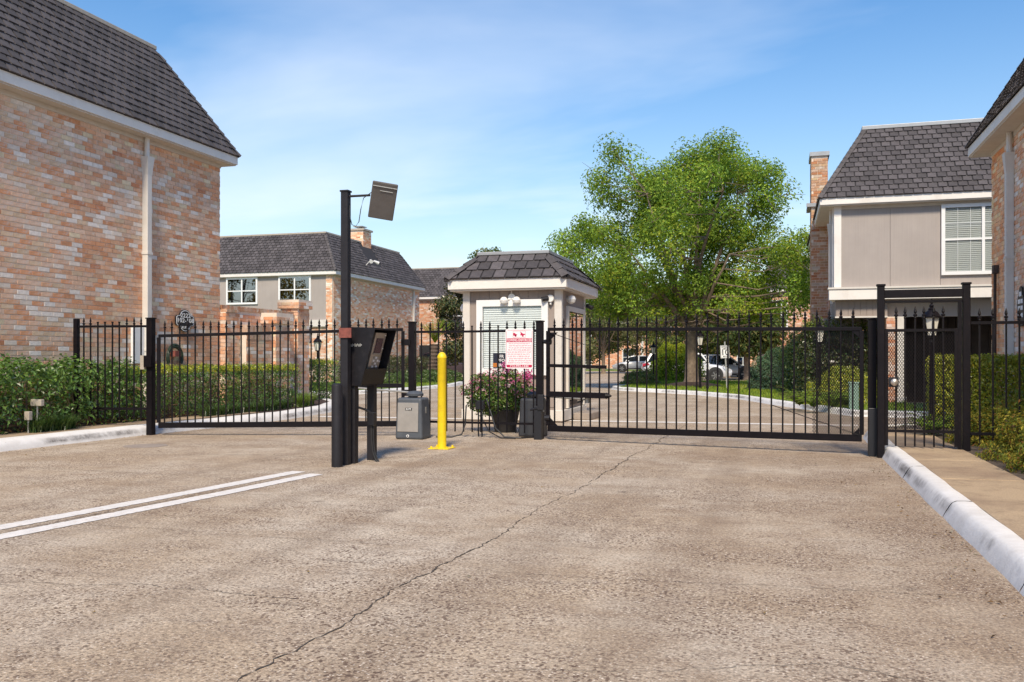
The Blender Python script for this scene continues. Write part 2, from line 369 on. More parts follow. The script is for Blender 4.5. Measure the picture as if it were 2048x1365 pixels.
# ---- bricks
BR_L, BR_H = .252, .084
BCOL = np.array([(.68, .325, .17), (.70, .39, .23), (.72, .46, .31), (.74, .51, .37), (.70, .50, .33), (.82, .73, .645), (.78, .66, .55), (.74, .60, .40), (.60, .255, .13)])
WHITE = (5, 6)
BPROB = np.array([.20, .22, .19, .13, .09, .07, .06, .04, .03]); BPROB /= BPROB.sum()
BOXF = np.array([(0,3,2,1),(4,5,6,7),(0,1,5,4),(1,2,6,5),(2,3,7,6),(3,0,4,7)])
def boxes_mesh(name, O, AX, UP, NR, S0, S1, T0, T1, D0, D1, C, mat, parent):
    """many little slabs on a plane: s along AX, t along UP, d along NR (arrays)"""
    n = len(S0); O, AX, UP, NR = [np.array(q, float) for q in (O, AX, UP, NR)]
    def pt(s, t, d): return O+np.outer(s, AX)+np.outer(t, UP)+np.outer(d, NR)
    V = np.stack([pt(S0,T0,D0), pt(S1,T0,D0), pt(S1,T1,D0), pt(S0,T1,D0), pt(S0,T0,D1), pt(S1,T0,D1), pt(S1,T1,D1), pt(S0,T1,D1)], 1).reshape(-1, 3)
    F = (np.arange(n)[:, None, None]*8+BOXF[None, 1:]).reshape(-1, 4)
    return np_mesh(name, V, F, np.repeat(C, 8, 0), mat, parent)
_bm = []; _bw = []
def brick_meshes():
    if _bm: return _bm
    for k in range(18):
        ci = rng.choice(len(BCOL), p=BPROB) if k < 14 else WHITE[k % 2]; _bw.append(ci in WHITE); c = BCOL[ci]*rng.uniform(.9, 1.1)
        l, h, d = BR_L-.011, BR_H-.011, .008+.003*rng.random()
        j = lambda: rng.uniform(-.0022, .0022)
        V = [(j(), 0, j()), (l+j(), 0, j()), (l+j(), 0, h+j()), (j(), 0, h+j()), (.003+j(), d, .003+j()), (l-.003+j(), d, .003+j()), (l-.003+j(), d, h-.003+j()), (.003+j(), d, h-.003+j())]
        o = np_mesh('brick', V, BOXF[1:], np.repeat([c], 8, 0), 'brick', None, off=np.zeros(3)); me = o.data; bpy.data.objects.remove(o); _bm.append(me)
    return _bm
def brick_face(parent, O, ax, nr, L, z0, z1, n_ind=0, holes=(), mat='brick', tint=(1, 1, 1), pl=BR_L, ph=BR_H, seed=1):
    r = np.random.default_rng(seed); O = np.array(O, float); ax = np.array(ax, float); nr = np.array(nr, float)
    S0, S1, T0, T1 = [], [], [], []
    for k in range(int((z1-z0)/ph)):
        s = -(pl/2 if k % 2 else 0)+(.06 if (k//3) % 2 else 0)
        while s < L:
            a, b = max(s, 0), min(s+pl-.011, L); t0 = z0+k*ph; t1 = t0+ph-.011; s += pl
            if b-a < .04: continue
            if any(a < h[1] and b > h[0] and t0 < h[3] and t1 > h[2] for h in holes): continue
            S0.append(a); S1.append(b); T0.append(t0); T1.append(t1)
    S0, S1, T0, T1 = map(np.array, (S0, S1, T0, T1)); n = len(S0)
    full = (S1-S0) > pl-.02
    P = O+np.outer((S0+S1)/2, ax)+np.outer((T0+T1)/2, (0, 0, 1)); px, py, zz = view_px(P)
    vis = full & (px > 0) & (px < 2048) & (py > 0) & (py < 740); key = np.where(vis, zz, 1e9); order = np.argsort(key)
    ind = [i for i in order[:n_ind] if key[i] < 1e8]; rest = np.ones(n, bool); rest[ind] = False
    sm = (S0+S1)/2; ph0 = seed*1.7; g = np.sin(sm*1.15+ph0+1.1*np.sin(T0*2.3+ph0))*np.sin(T0*1.9-sm*.5+ph0*2)+.5*np.sin(sm*3.1+T0*6+ph0)
    isw = r.random(n) < .08+.30*np.clip(g, 0, 1)
    off = np.array(world_off(parent)); R = Matrix((Vector(ax), Vector(nr), Vector((0, 0, 1)))).transposed().to_4x4()
    bms = brick_meshes(); bw = [k for k in range(18) if _bw[k]]; bn = [k for k in range(18) if not _bw[k]]
    for i in ind:
        o = link_mesh('brick', bms[r.choice(bw if isw[i] else bn)], parent); p = O+ax*S0[i]+np.array((0, 0, T0[i]))-off
        o.matrix_local = Matrix.Translation(p) @ R
    q = np.where(rest)[0]; pn = BPROB.copy(); pn[list(WHITE)] = 0; pn /= pn.sum(); ci = np.where(isw[q], r.choice(WHITE, len(q)), r.choice(len(BCOL), len(q), p=pn)); c = BCOL[ci]*r.uniform(.86, 1.1, (len(q), 1))*np.array(tint)
    o = boxes_mesh('brickwork', O, ax, (0, 0, 1), nr, S0[q], S1[q], T0[q], T1[q], np.zeros(len(q)), .008+.003*r.random(len(q)), c, mat, parent)
    tag(o, kind='stuff')

# ---- mansard roofs
_sm = {}
def shingle_meshes(wd, ex):
    if (wd, ex) in _sm: return _sm[(wd, ex)]
    out = []
    for k in range(12):
        g = rng.uniform(.65, 1.35); c = np.array((.078, .069, .072))*g; j = lambda: rng.uniform(-.004, .004)
        th = .032+j()*2; l = wd-.032
        V = [(0, 0, 0), (l, 0, 0), (l, ex+.02, 0), (0, ex+.02, 0), (j()+.002, j(), th), (l+j()-.002, j(), th), (l, ex+.02, .006), (0, ex+.02, .006)]
        o = np_mesh('shingle', V, BOXF[1:], np.repeat([c], 8, 0), 'shingle', None, off=np.zeros(3)); out.append(o.data); bpy.data.objects.remove(o)
    _sm[(wd, ex)] = out; return out
def mansard_side(parent, A, B, inward, rise, run, hipA=True, hipB=True, n_ind=0, ex=.175, wd=.236, seed=3, holes=()):
    r = np.random.default_rng(seed); A = Vector(A); B = Vector(B); L = (B-A).length; ax = (B-A)/L
    up = (Vector(inward)*run+Vector((0, 0, rise))); sl_ = up.length; up = up/sl_; nr = ax.cross(up)
    if nr.dot(Vector(inward)) > 0: nr = -nr
    k = run/sl_
    sA = lambda t: t*k if hipA else 0; sB = lambda t: L-(t*k if hipB else 0)
    q = lambda s, t, d=-.004: A+ax*s+up*t+nr*d
    MB().quad(q(sA(0), 0), q(sB(0), 0), q(sB(sl_), sl_), q(sA(sl_), sl_)).build('underlay', 'roof_under', parent, fixn=False)
    tiles = []
    nrow = int(round(sl_/ex)); exr = sl_/nrow
    for row in range(nrow):
        t0 = row*exr; t1 = min(t0+exr+.02, sl_); s = -(wd*.5 if row % 2 else 0)+r.uniform(-.01, .01)
        while s < L:
            a0, b0 = max(s, sA(t0)), min(s+wd-.032, sB(t0)); a1, b1 = max(s, sA(t1)), min(s+wd-.032, sB(t1)); full = a1 == s and b1 == s+wd-.032 and a0 == s and b0 == s+wd-.032
            s += wd
            if b0-a0 < .02: continue
            if b1 < a1: a1 = b1 = (a1+b1)/2
            if any(h[0] < (a0+b0)/2 < h[1] and h[2] < t0 < h[3] for h in holes): continue
            tiles.append((a0, b0, a1, b1, t0, t1, full))
    T = np.array(tiles); O = np.array(A); axn, upn, nrn = np.array(ax), np.array(up), np.array(nr)
    P = O+np.outer((T[:, 0]+T[:, 1])/2, axn)+np.outer((T[:, 4]+T[:, 5])/2, upn); px, py, zz = view_px(P)
    vis = (T[:, 6] > 0) & (px > 0) & (px < 2048) & (py > 0) & (py < 740); key = np.where(vis, zz, 1e9); order = np.argsort(key)
    ind = [i for i in order[:n_ind] if key[i] < 1e8]; rest = np.ones(len(T), bool); rest[ind] = False
    off = world_off(parent); R = Matrix((ax, up, nr)).transposed().to_4x4(); ms = shingle_meshes(wd, round(exr, 4))
    for i in ind:
        o = link_mesh('shingle', ms[r.integers(12)], parent); o.matrix_local = Matrix.Translation(A+ax*T[i, 0]+up*T[i, 4]-off) @ R
    T = T[rest]; n = len(T)
    if n:
        th = .030+.008*r.random(n); pt = lambda s, t, d: O+np.outer(s, axn)+np.outer(t, upn)+np.outer(d, nrn); z = np.zeros(n)
        V = np.stack([pt(T[:,0],T[:,4],z), pt(T[:,1],T[:,4],z), pt(T[:,3],T[:,5],z), pt(T[:,2],T[:,5],z), pt(T[:,0],T[:,4],th), pt(T[:,1],T[:,4],th), pt(T[:,3],T[:,5],z+.006), pt(T[:,2],T[:,5],z+.006)], 1).reshape(-1, 3)
        F = (np.arange(n)[:, None, None]*8+BOXF[None, 1:]).reshape(-1, 4); c = np.array((.078, .069, .072))*r.uniform(.62, 1.38, (n, 1))
        tag(np_mesh('shingles', V, F, np.repeat(c, 8, 0), 'shingle', parent), kind='stuff')
def hip_caps(parent, p, q, outward, step=.19, wd=.2):
    p = Vector(p); q = Vector(q); d = (q-p).normalized(); n = int((q-p).length/step); nr = (Vector(outward)-d*Vector(outward).dot(d)).normalized(); sd = d.cross(nr)
    for i in range(n):
        a = p+d*(i*step); b = a+d*(step+.03); g = random.uniform(.8, 1.2)
        V = []
        for c, h in ((a, .055), (b, .03)):
            V += [c-sd*wd/2-nr*.02, c+nr*h, c+sd*wd/2-nr*.02]
        V += [a-sd*wd/2-nr*.06, a+sd*wd/2-nr*.06]
        F = [(0, 1, 4, 3), (1, 2, 5, 4), (0, 6, 7, 2), (0, 2, 1, 1)]
        np_mesh('hip_cap', [tuple(v) for v in V], F[:3], np.repeat([np.array((.09, .08, .08))*g], 8, 0), 'shingle', parent)

def window(parent, P, ax, nr, wd, ht, cols, rows=2, blinds=False, glass='glass_dark', trim=.09, slat=.05, bmat='blind', muntin=False):
    """P is the lower left corner of the opening on the wall plane"""
    P = Vector(P); ax = Vector(ax); nr = Vector(nr); Z = Vector((0, 0, 1))
    wroot = MB()
    def bx(mb, s0, s1, t0, t1, d0, d1):
        a = P+ax*s0+Z*t0+nr*d0
        vs = [a, a+ax*(s1-s0), a+ax*(s1-s0)+nr*(d1-d0), a+nr*(d1-d0)]; vs += [v+Z*(t1-t0) for v in vs]
        mb.add(vs, [(0,3,2,1),(4,5,6,7),(0,1,5,4),(1,2,6,5),(2,3,7,6),(3,0,4,7)])
    bx(wroot, 0, wd, 0, ht, .002, .012); wo = wroot.build('window', 'interior', parent)
    f = MB()
    bx(f, -trim, 0, -trim, ht+trim, .0, .075); bx(f, wd, wd+trim, -trim, ht+trim, .0, .075); bx(f, 0, wd, -trim, 0, .0, .075); bx(f, 0, wd, ht, ht+trim, .0, .075)
    f.build('frame', 'vinyl', wo)
    mull = MB(); cw = wd/cols
    for c in range(1, cols): bx(mull, c*cw-.035, c*cw+.035, 0, ht, .03, .068)
    for r_ in range(1, rows): bx(mull, 0, wd, ht*r_/rows-.025, ht*r_/rows+.025, .03, .062)
    mull.build('mullion', 'vinyl', wo)
    for c in range(cols):
        for r_ in range(rows):
            g = MB(); bx(g, c*cw+.03*(c > 0), (c+1)*cw-.03*(c < cols-1), ht*r_/rows+.02*(r_ > 0), ht*(r_+1)/rows-.02*(r_ < rows-1), .046, .051); g.build('pane', glass, wo)
    if muntin:
        for c in range(cols):
            for k_ in (1, 2): g = MB(); bx(g, c*cw+cw*k_/3-.007, c*cw+cw*k_/3+.007, 0, ht, .040, .045); g.build('muntin', 'vinyl', wo)
        g = MB(); bx(g, 0, wd, ht*.755-.007, ht*.755+.007, .0405, .0445); g.build('muntin', 'vinyl', wo)
    if blinds:
        n = int(ht/slat)
        me = None
        for i in range(n):
            s = MB(); a = P+ax*.01+Z*(slat*i+.008)+nr*.018; b = a+ax*(wd-.02)
            if me is None:
                s.add([a+nr*.016, b+nr*.016, b+Z*slat*.9, a+Z*slat*.9], [(0, 1, 2, 3)]); o = s.build('slat', bmat, wo, fixn=False); me = o.data; base = i
            else:
                o = link_mesh('slat', me, wo); o.location = (0, 0, slat*(i-base))
    return wo

# ---- foliage
def leaf_mesh(name, P, Nn, size, C, mat, parent, asp=.5, fold=.18):
    n = len(P); Nn = Nn/np.maximum(np.linalg.norm(Nn, axis=1, keepdims=True), 1e-6)
    a = rng.normal(size=(n, 3)); t = np.cross(Nn, a); t /= np.maximum(np.linalg.norm(t, axis=1, keepdims=True), 1e-6); b = np.cross(Nn, t)
    size = np.broadcast_to(size, (n,))[:, None]
    V = np.stack([P-t*size*.5, P+b*size*asp*.5+Nn*size*fold, P+t*size*.5, P-b*size*asp*.5+Nn*size*fold], 1).reshape(-1, 3)
    F = np.arange(4*n).reshape(-1, 4)
    return np_mesh(name, V, F, np.repeat(C, 4, 0), mat, parent)
def pal(n, cols, probs=None, var=.18):
    cols = np.array(cols); p = None if probs is None else np.array(probs)/sum(probs)
    return cols[rng.choice(len(cols), n, p=p)]*rng.uniform(1-var, 1+var, (n, 1))
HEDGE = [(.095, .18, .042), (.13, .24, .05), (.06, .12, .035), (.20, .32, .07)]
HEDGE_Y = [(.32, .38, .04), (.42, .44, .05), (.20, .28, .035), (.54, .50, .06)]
def lump(P, s, k): return (np.sin(P[:, 0]*s+k)*np.sin(P[:, 1]*s*1.3+k*2)+np.sin(P[:, 2]*s*1.7+k*3+P[:, 0]*s*.6))*.5
def hedge(name, label, x0, x1, y0, y1, z0, z1, n, cols, size=.05, rough=.05, group=None, probs=None, deep=.22, ragged=0., gaps=.0, tops=None):
    root = thing(name, label, 'hedge', ((x0+x1)/2, (y0+y1)/2, z0), group)
    dims = np.array([x1-x0, y1-y0, z1-z0]); area = np.array([dims[1]*dims[2]]*2+[dims[0]*dims[2]]*2+[dims[0]*dims[1]*1.4]); f = rng.choice(5, n, p=area/area.sum())
    U = rng.random((n, 3)); P = np.array([x0, y0, z0])+U*dims; Nn = np.zeros((n, 3)); d = rng.exponential(deep*.45, n)-rough*.6
    for i, (axs, sg) in enumerate(((0, -1), (0, 1), (1, -1), (1, 1), (2, 1))):
        m = f == i; lim = (x0, x1, y0, y1, z1)[i]; dd = d[m]+rough*2*lump(P[m], 4.2, i)+rough*lump(P[m], 11, i)
        P[m, axs] = lim-sg*dd; Nn[m, axs] = sg
    if ragged:
        low = (P[:, 2]-z0)/(z1-z0); keep = rng.random(n) < np.clip(low/ragged+.12, 0, 1); P = P[keep]; Nn = Nn[keep]
    if gaps:
        g = lump(P, 3.1, 5.)+.5*lump(P, 7.3, 2.); keep = (g > -gaps*1.0) | (rng.random(len(P)) < .25); P = P[keep]; Nn = Nn[keep]
    Nn = Nn*.8+rng.normal(size=Nn.shape)*.55+np.array((0, 0, .35)); C = pal(len(P), cols, probs)
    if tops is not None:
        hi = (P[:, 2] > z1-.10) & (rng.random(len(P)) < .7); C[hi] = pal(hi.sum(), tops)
    leaf_mesh('foliage', P, Nn, size*rng.uniform(.7, 1.3, len(P)), C, 'leaf', root)['kind'] = 'stuff'
    st = MB(); k = max(4, int((dims[0]+dims[1])*3))
    for i in range(k):
        x = rng.uniform(x0+.15*dims[0], x1-.15*dims[0]); y = rng.uniform(y0+.05, y1-.05)
        if dims[0] > dims[1]: x = x0+(i+.5)/k*dims[0]
        else: y = y0+(i+.5)/k*dims[1]
        pz = z0
        for b_ in range(3):
            q = (x+rng.uniform(-.22, .22), y+rng.uniform(-.22, .22), z0+dims[2]*rng.uniform(.55, .92)); mid = ((x+q[0])/2+rng.uniform(-.05, .05), (y+q[1])/2, z0+dims[2]*.35)
            st.tube([(x, y, z0-.05), mid, q], [.014, .010, .004], 5)
    st.build('stem', 'twig', root)
    return root
def bush(name, label, c, r, n, cols, size=.05, mat='leaf', cat='shrub', group=None, probs=None, stems=7, lumps=.18, asp=.5, shell=.35, tops=None):
    root = thing(name, label, cat, c, group); c = np.array(c); r = np.array(r)
    D = rng.normal(size=(n, 3)); D /= np.linalg.norm(D, axis=1, keepdims=True); D[:, 2] = np.abs(D[:, 2])*1.05-.15
    rad = (1-shell*rng.random(n)**1.6)*(1+lumps*lump(D*2.2, 2.3, r[0]*7)+lumps*.7*lump(D*3, 4, 1+r[1]))
    P = c+np.array([0, 0, .12*r[2]])+D*rad[:, None]*r; P[:, 2] = np.maximum(P[:, 2], c[2]+.02+.05*rng.random(n))
    C = pal(n, cols, probs)
    if tops is not None:
        hi = D[:, 2] > rng.uniform(.35, 1.0, n); C[hi] = pal(hi.sum(), tops)
    leaf_mesh('foliage', P, D+rng.normal(size=D.shape)*.6+np.array((0, 0, .3)), size*rng.uniform(.7, 1.3, n), C, mat, root, asp)['kind'] = 'stuff'
    st = MB()
    for i in range(stems):
        a = rng.uniform(0, 6.28); q = c+np.array([math.cos(a)*r[0]*.6, math.sin(a)*r[1]*.6, r[2]*.75]); st.tube([c+np.array([math.cos(a)*.05, math.sin(a)*.05, -.05]), (c+q)/2+np.array([0, 0, .1*r[2]]), q], [.016, .012, .005], 5)
    st.build('stem', 'twig', root)
    return root
def blades(parent, centers, n_each, ln, cols, mat='leaf', wd=.008, droop=.7, name='blades', spread=.07):
    V = []; C = []; F = []
    K = len(centers)*n_each; c = np.repeat(np.array(centers), n_each, 0)+np.c_[rng.normal(size=(K, 2))*spread, np.zeros(K)]
    a = rng.uniform(0, 2*math.pi, K); l = ln*rng.uniform(.6, 1.2, K); dr = droop*rng.uniform(.5, 1.3, K)
    dirv = np.c_[np.cos(a), np.sin(a), np.zeros(K)]; sd = np.c_[-np.sin(a), np.cos(a), np.zeros(K)]*wd/2
    pts = []
    for t in (0, .4, .75, 1.):
        h = l*(t-.55*dr*t*t); o_ = l*dr*t*t*.75+l*.12*t; pts.append(c+dirv*o_[:, None]+np.array([0, 0, 1])*h[:, None])
    wv = (1, .95, .65, .08); rows = []
    for p, wk in zip(pts, wv): rows += [p-sd*wk, p+sd*wk]
    V = np.stack(rows, 1).reshape(-1, 3); b = np.arange(K)[:, None, None]*8; F = (b+np.array([(0,1,3,2),(2,3,5,4),(4,5,7,6)])[None]).reshape(-1, 4)
    o = np_mesh(name, V, F, np.repeat(pal(K, cols), 8, 0), mat, parent); o['kind'] = 'stuff'; return o
def grass(name, label, poly, n, z, ln=.07, cols=((.22, .32, .035), (.33, .39, .045), (.15, .24, .03))):
    poly = np.array(poly); mn, mx = poly.min(0), poly.max(0); P = mn+rng.random((n*2, 2))*(mx-mn)
    ins = np.zeros(len(P), bool); j = len(poly)-1
    for i in range(len(poly)):
        xi, yi = poly[i]; xj, yj = poly[j]
        ins ^= ((yi > P[:, 1]) != (yj > P[:, 1])) & (P[:, 0] < (xj-xi)*(P[:, 1]-yi)/(yj-yi+1e-9)+xi); j = i
    P = P[ins][:n]; o = blades(None, np.c_[P, np.full(len(P), z)], 1, ln, cols, 'leaf_matte', .014, .5, name, .0)
    tag(o, label, 'grass', kind='stuff'); return o

def tree(name, label, base, H, R, tr, split, n_leaf, n_clus, cols, leaf=.11, prof=None, sig=.7, limbs=11, group=None, probs=None, mat='leaf_matte', asp=.55, seed=1, lean=0., tops=None, flat=.62, lobes=None):
    r = np.random.default_rng(seed); base = np.array(base, float); root = thing(name, label, 'tree', tuple(base), group)
    prof = prof or [(0, .6), (.25, 1), (.55, .95), (.8, .65), (1, .15)]
    pf = lambda f: np.interp(f, [a for a, b in prof], [b for a, b in prof])
    C = []
    while len(C) < n_clus and not lobes:
        f = r.random()**.85; rr = R*pf(f)*math.sqrt(r.uniform(.12, 1)); a = r.uniform(0, 2*math.pi)
        p = base+np.array([math.cos(a)*rr+lean*f, math.sin(a)*rr, split+(H-split)*f*.97])
        if all(np.linalg.norm((p-q)*np.array([1, 1, 1.25])) > sig*.85 for q in C) or r.random() < .04: C.append(p)
    if lobes:
        C = []
        for k_, (px_, py_) in enumerate(lobes):
            for q_ in range(2):
                ang = r.uniform(-.5, .5) if q_ == 0 else r.uniform(0, 2*math.pi); rr = abs(px_); sgn = 1 if px_ > 0 else -1
                c0 = base+np.array([CT*math.cos(ang)*rr*sgn-ST*math.sin(ang)*rr, ST*math.cos(ang)*rr*sgn+CT*math.sin(ang)*rr, py_])
                c0[:2] += r.normal(size=2)*.35*(q_+.4)
                for _ in range(4): C.append(c0+r.normal(size=3)*np.array([.5, .5, .34]))
    C = np.array(C)
    mb = MB(); zs = [0, .04*H, split*.55, split]; rad = [tr*1.55, tr*1.08, tr*.95, tr*.9]
    mb.tube([base+np.array([0, 0, z-.05]) for z in zs], rad, 12); mb.build('trunk', 'bark', root, smooth=True)
    top = base+np.array([0, 0, split-.15]); lb = MB(); nodes = []
    for i in range(limbs):
        a = 2*math.pi*i/limbs+r.uniform(-.25, .25); el = r.uniform(.55, 1.38); ln = (H-split)*r.uniform(.55, .85) if el > .9 else R*r.uniform(.65, .9)
        s = top+np.array([0, 0, r.uniform(-.1, .5)])*min(1, H/8); d = np.array([math.cos(a)*math.cos(el), math.sin(a)*math.cos(el), math.sin(el)]); pts = [s]
        for k in range(6):
            d = d+r.normal(size=3)*.09+np.array([0, 0, .05]); d /= np.linalg.norm(d); pts.append(pts[-1]+d*ln/6)
        rr = [tr*.5*(1-.8*k/6)*r.uniform(.85, 1.1) for k in range(7)]; lb.tube(pts, rr, 7)
        nodes += [(p, q) for p, q in zip(pts[1:], rr[1:])]
    NP = np.array([p for p, q in nodes])
    for c in C:
        dd = np.linalg.norm(NP-c, axis=1)+np.maximum(0, NP[:, 2]-c[2])*.8; k = int(np.argmin(dd)); s, q = nodes[k]; mid = (s+c)/2+r.normal(size=3)*.12+np.array([0, 0, -.05*dd[k]])
        lb.tube([s, mid, c], [q*.6, q*.42, .012], 5)
        for _ in range(2):
            e = c+r.normal(size=3)*sig*.7; lb.tube([c, (c+e)/2+r.normal(size=3)*.06, e], [.014, .010, .005], 4)
    lb.build('limbs', 'bark', root, smooth=True)
    wts = r.uniform(.5, 1.5, len(C)); idx = r.choice(len(C), n_leaf, p=wts/wts.sum()); sg = sig*r.uniform(.65, 1.2, len(C))
    G_ = r.normal(size=(n_leaf, 3)); gl = np.linalg.norm(G_, axis=1, keepdims=True); G_ *= np.minimum(1, 2.0/gl)
    P = C[idx]+G_*sg[idx][:, None]*np.array([.62, .62, flat*.62]); P[:, 2] = np.maximum(P[:, 2], base[2]+.25)
    if lobes:
        kp_ = P[:, 2] > base[2]+2.75+.5*r.random(n_leaf)+.3*np.sin(P[:, 0]*1.7)*np.sin(P[:, 1]*1.3); P = P[kp_]; idx = idx[kp_]; n_leaf = len(P)
    cc = pal(n_leaf, cols, probs); cc *= r.uniform(.75, 1.25, (len(C), 1))[idx]
    if tops is not None:
        sel = r.random(len(C)) < .22; m = sel[idx] & (r.random(n_leaf) < .6); cc[m] = pal(m.sum(), tops)
    Nn = (P-C[idx])/sig*1.1+r.normal(size=(n_leaf, 3))*.5+np.array([0, 0, .45])
    leaf_mesh('crown', P, Nn, leaf*r.uniform(.65, 1.35, n_leaf), cc, mat, root, asp)['kind'] = 'stuff'
    return root

# ================================================================== SETTING
def structure(o): o['kind'] = 'structure'; return o
structure(MB().quad((-250, -60, 0), (250, -60, 0), (250, 400, 0), (-250, 400, 0)).build('driveway', 'concrete_drive', fixn=False))
DRIVE = bpy.data.objects['driveway']
def ribbon(name, pts, wd, z, mat, parent, jag=0., seed=1, edge=0.):
    r = np.random.default_rng(seed); pts = np.array(pts, float); out = []
    for a, b in zip(pts[:-1], pts[1:]):
        n = max(2, int(np.linalg.norm(b-a)/.03)) if jag or edge else 2
        for k in range(n): out.append(a+(b-a)*k/n)
    out.append(pts[-1]); out = np.array(out); walk = np.zeros(len(out))
    if jag:
        for i in range(1, len(out)): walk[i] = walk[i-1]*.9+r.normal()*jag
    V = []; F = []
    for i, p in enumerate(out):
        d = out[min(i+1, len(out)-1)]-out[max(i-1, 0)]; d /= np.linalg.norm(d); nrm = np.array([-d[1], d[0]]); c = p+nrm*walk[i]; hw = wd/2*(r.uniform(.2, 1.1)*(.55+.75*abs(math.sin(i*.021)*math.sin(i*.0077+1))) if jag else 1)
        V += [(*(c-nrm*(hw-edge*abs(r.normal()))), z), (*(c+nrm*(hw-edge*abs(r.normal()))), z)]
        if i: F.append((2*i-2, 2*i, 2*i+1, 2*i-1))
    mb = MB(); mb.add(V, F); return mb.build(name, mat, parent)
ribbon('crack', [(-2.06, -1), (-2.0, 3.0), (-1.93, 6), (-1.85, 9), (-1.74, 14.9), (-1.7, 18)], .014, .004, 'crack', DRIVE, .0085, 3)
ribbon('joint', [(-9.8, 5.65), (-1.98, 5.55)], .005, .004, 'crack', DRIVE, .004, 4)
ribbon('joint', [(-1.95, 5.0), (1.2, 5.25)], .004, .004, 'crack', DRIVE, .004, 5)
ribbon('joint', [(-9.9, 11.3), (-4.9, 11.2), (1.2, 11.1)], .008, .004, 'crack', DRIVE, .004, 6)
ribbon('joint', [(-5.45, 4.2), (-4.86, 9.5), (-4.4, 12.6)], .014, .0085, 'crack', DRIVE, .003, 7)
ribbon('joint', [(-9.9, 8.4), (-5.1, 8.2)], .009, .004, 'crack', DRIVE, .004, 8)
ribbon('crack', [(-8.9, 9.3), (-8.0, 9.9), (-6.6, 10.3), (-5.1, 10.1)], .010, .004, 'crack', DRIVE, .012, 9)
ribbon('crack', [(-1.2, 3.4), (.2, 3.9), (1.15, 3.7)], .004, .004, 'crack', DRIVE, .010, 10)
ribbon('crack', [(-4.6, 3.9), (-3.4, 4.2), (-2.4, 4.15)], .005, .004, 'crack', DRIVE, .010, 11)
for q, (xa, ya, xb, yb) in enumerate(((-1.99, 3.6, -1.6, 3.95), (-1.93, 6.1, -2.25, 6.6), (-1.9, 7.4, -1.72, 8.1), (-1.86, 9.2, -2.05, 9.7), (-2.0, 2.6, -2.3, 2.9))): ribbon('crack', [(xa, ya), ((xa+xb)/2+.03, (ya+yb)/2), (xb, yb)], .005, .0042, 'crack', DRIVE, .006, 20+q)
structure(ribbon('lane_line', [(-5.95, 2.0), (-5.30, 7.2), (-5.12, 8.9)], .185, .0042, 'line_paint', None, edge=.007))
structure(ribbon('lane_line', [(-5.62, 2.0), (-4.97, 7.2), (-4.82, 8.75)], .185, .0042, 'line_paint', None, edge=.007))
structure(ribbon('stop_line', [(-9.6, 17.55), (1.4, 18.05)], .30, .0042, 'line_paint', None, edge=.008))
def kerb(name, path, side, prof=None, mat='kerb', closed=False):
    prof = prof or [(0, -.02), (.012, .012), (.052, .085), (.075, .118), (.105, .132), (.16, .136), (.215, .134), (.226, .126), (.226, .05)]
    path = [np.array(p, float) for p in path]; V = []; F = []; m = len(prof); fine = []
    for a, b in zip(path[:-1], path[1:]):
        n = max(1, int(np.linalg.norm(b-a)/.35))
        for k in range(n): fine.append(a+(b-a)*k/n)
    fine.append(path[-1])
    for i, p in enumerate(fine):
        d = fine[min(i+1, len(fine)-1)]-fine[max(i-1, 0)]; d /= np.linalg.norm(d); nr = np.array([d[1], -d[0]])*side; j = rng.uniform(-.006, .006)
        for (s, z) in prof: V.append((*(p+nr*(s+j)), z+rng.uniform(-.003, .003)))
        if i:
            for k in range(m-1): F.append(((i-1)*m+k, i*m+k, i*m+k+1, (i-1)*m+k+1))
    mb = MB(); mb.add(V, F); return structure(mb.build(name, mat, smooth=True))
for ka in np.arange(-4.2, 12.6, 2.4): kerb('kerb', [(1.22+rng.uniform(-.004, .004), ka), (1.22, min(ka+2.39, 12.6))], 1)
kerb('kerb', [(1.22, 12.61), (1.22, 12.9), (1.24, 15.2), (1.5, 16.4), (2.3, 17.2), (3.6, 17.4)], 1)
kerb('kerb', [(-10.1, -4), (-10.05, 9.7), (-9.98, 12.5), (-9.8, 14.5), (-9.75, 16.6), (-10.1, 19), (-10.9, 21.2), (-12.2, 23), (-14.5, 24), (-18, 24.3)], -1, [(0, -.02), (.02, .06), (.07, .125), (.16, .15), (.34, .152), (.36, .1)])
kerb('kerb', [(-30, 27), (-16, 27.2), (-14.6, 28), (-14, 30), (-13.8, 34), (-14.2, 38.5), (-15.3, 43), (-17.5, 46), (-26, 48)], -1)
isl = [(4.5, 20.3), (1.5, 20.9), (-.2, 25.5), (-1.3, 29.0), (-2.9, 31.8), (-5.0, 34.2), (-6.2, 35.4), (-6.75, 37), (-6.6, 41), (-6.2, 47.3)]
kerb('kerb', isl, 1)
kerb('kerb', [(-40, 92), (-16, 92.5), (10, 93)], -1)
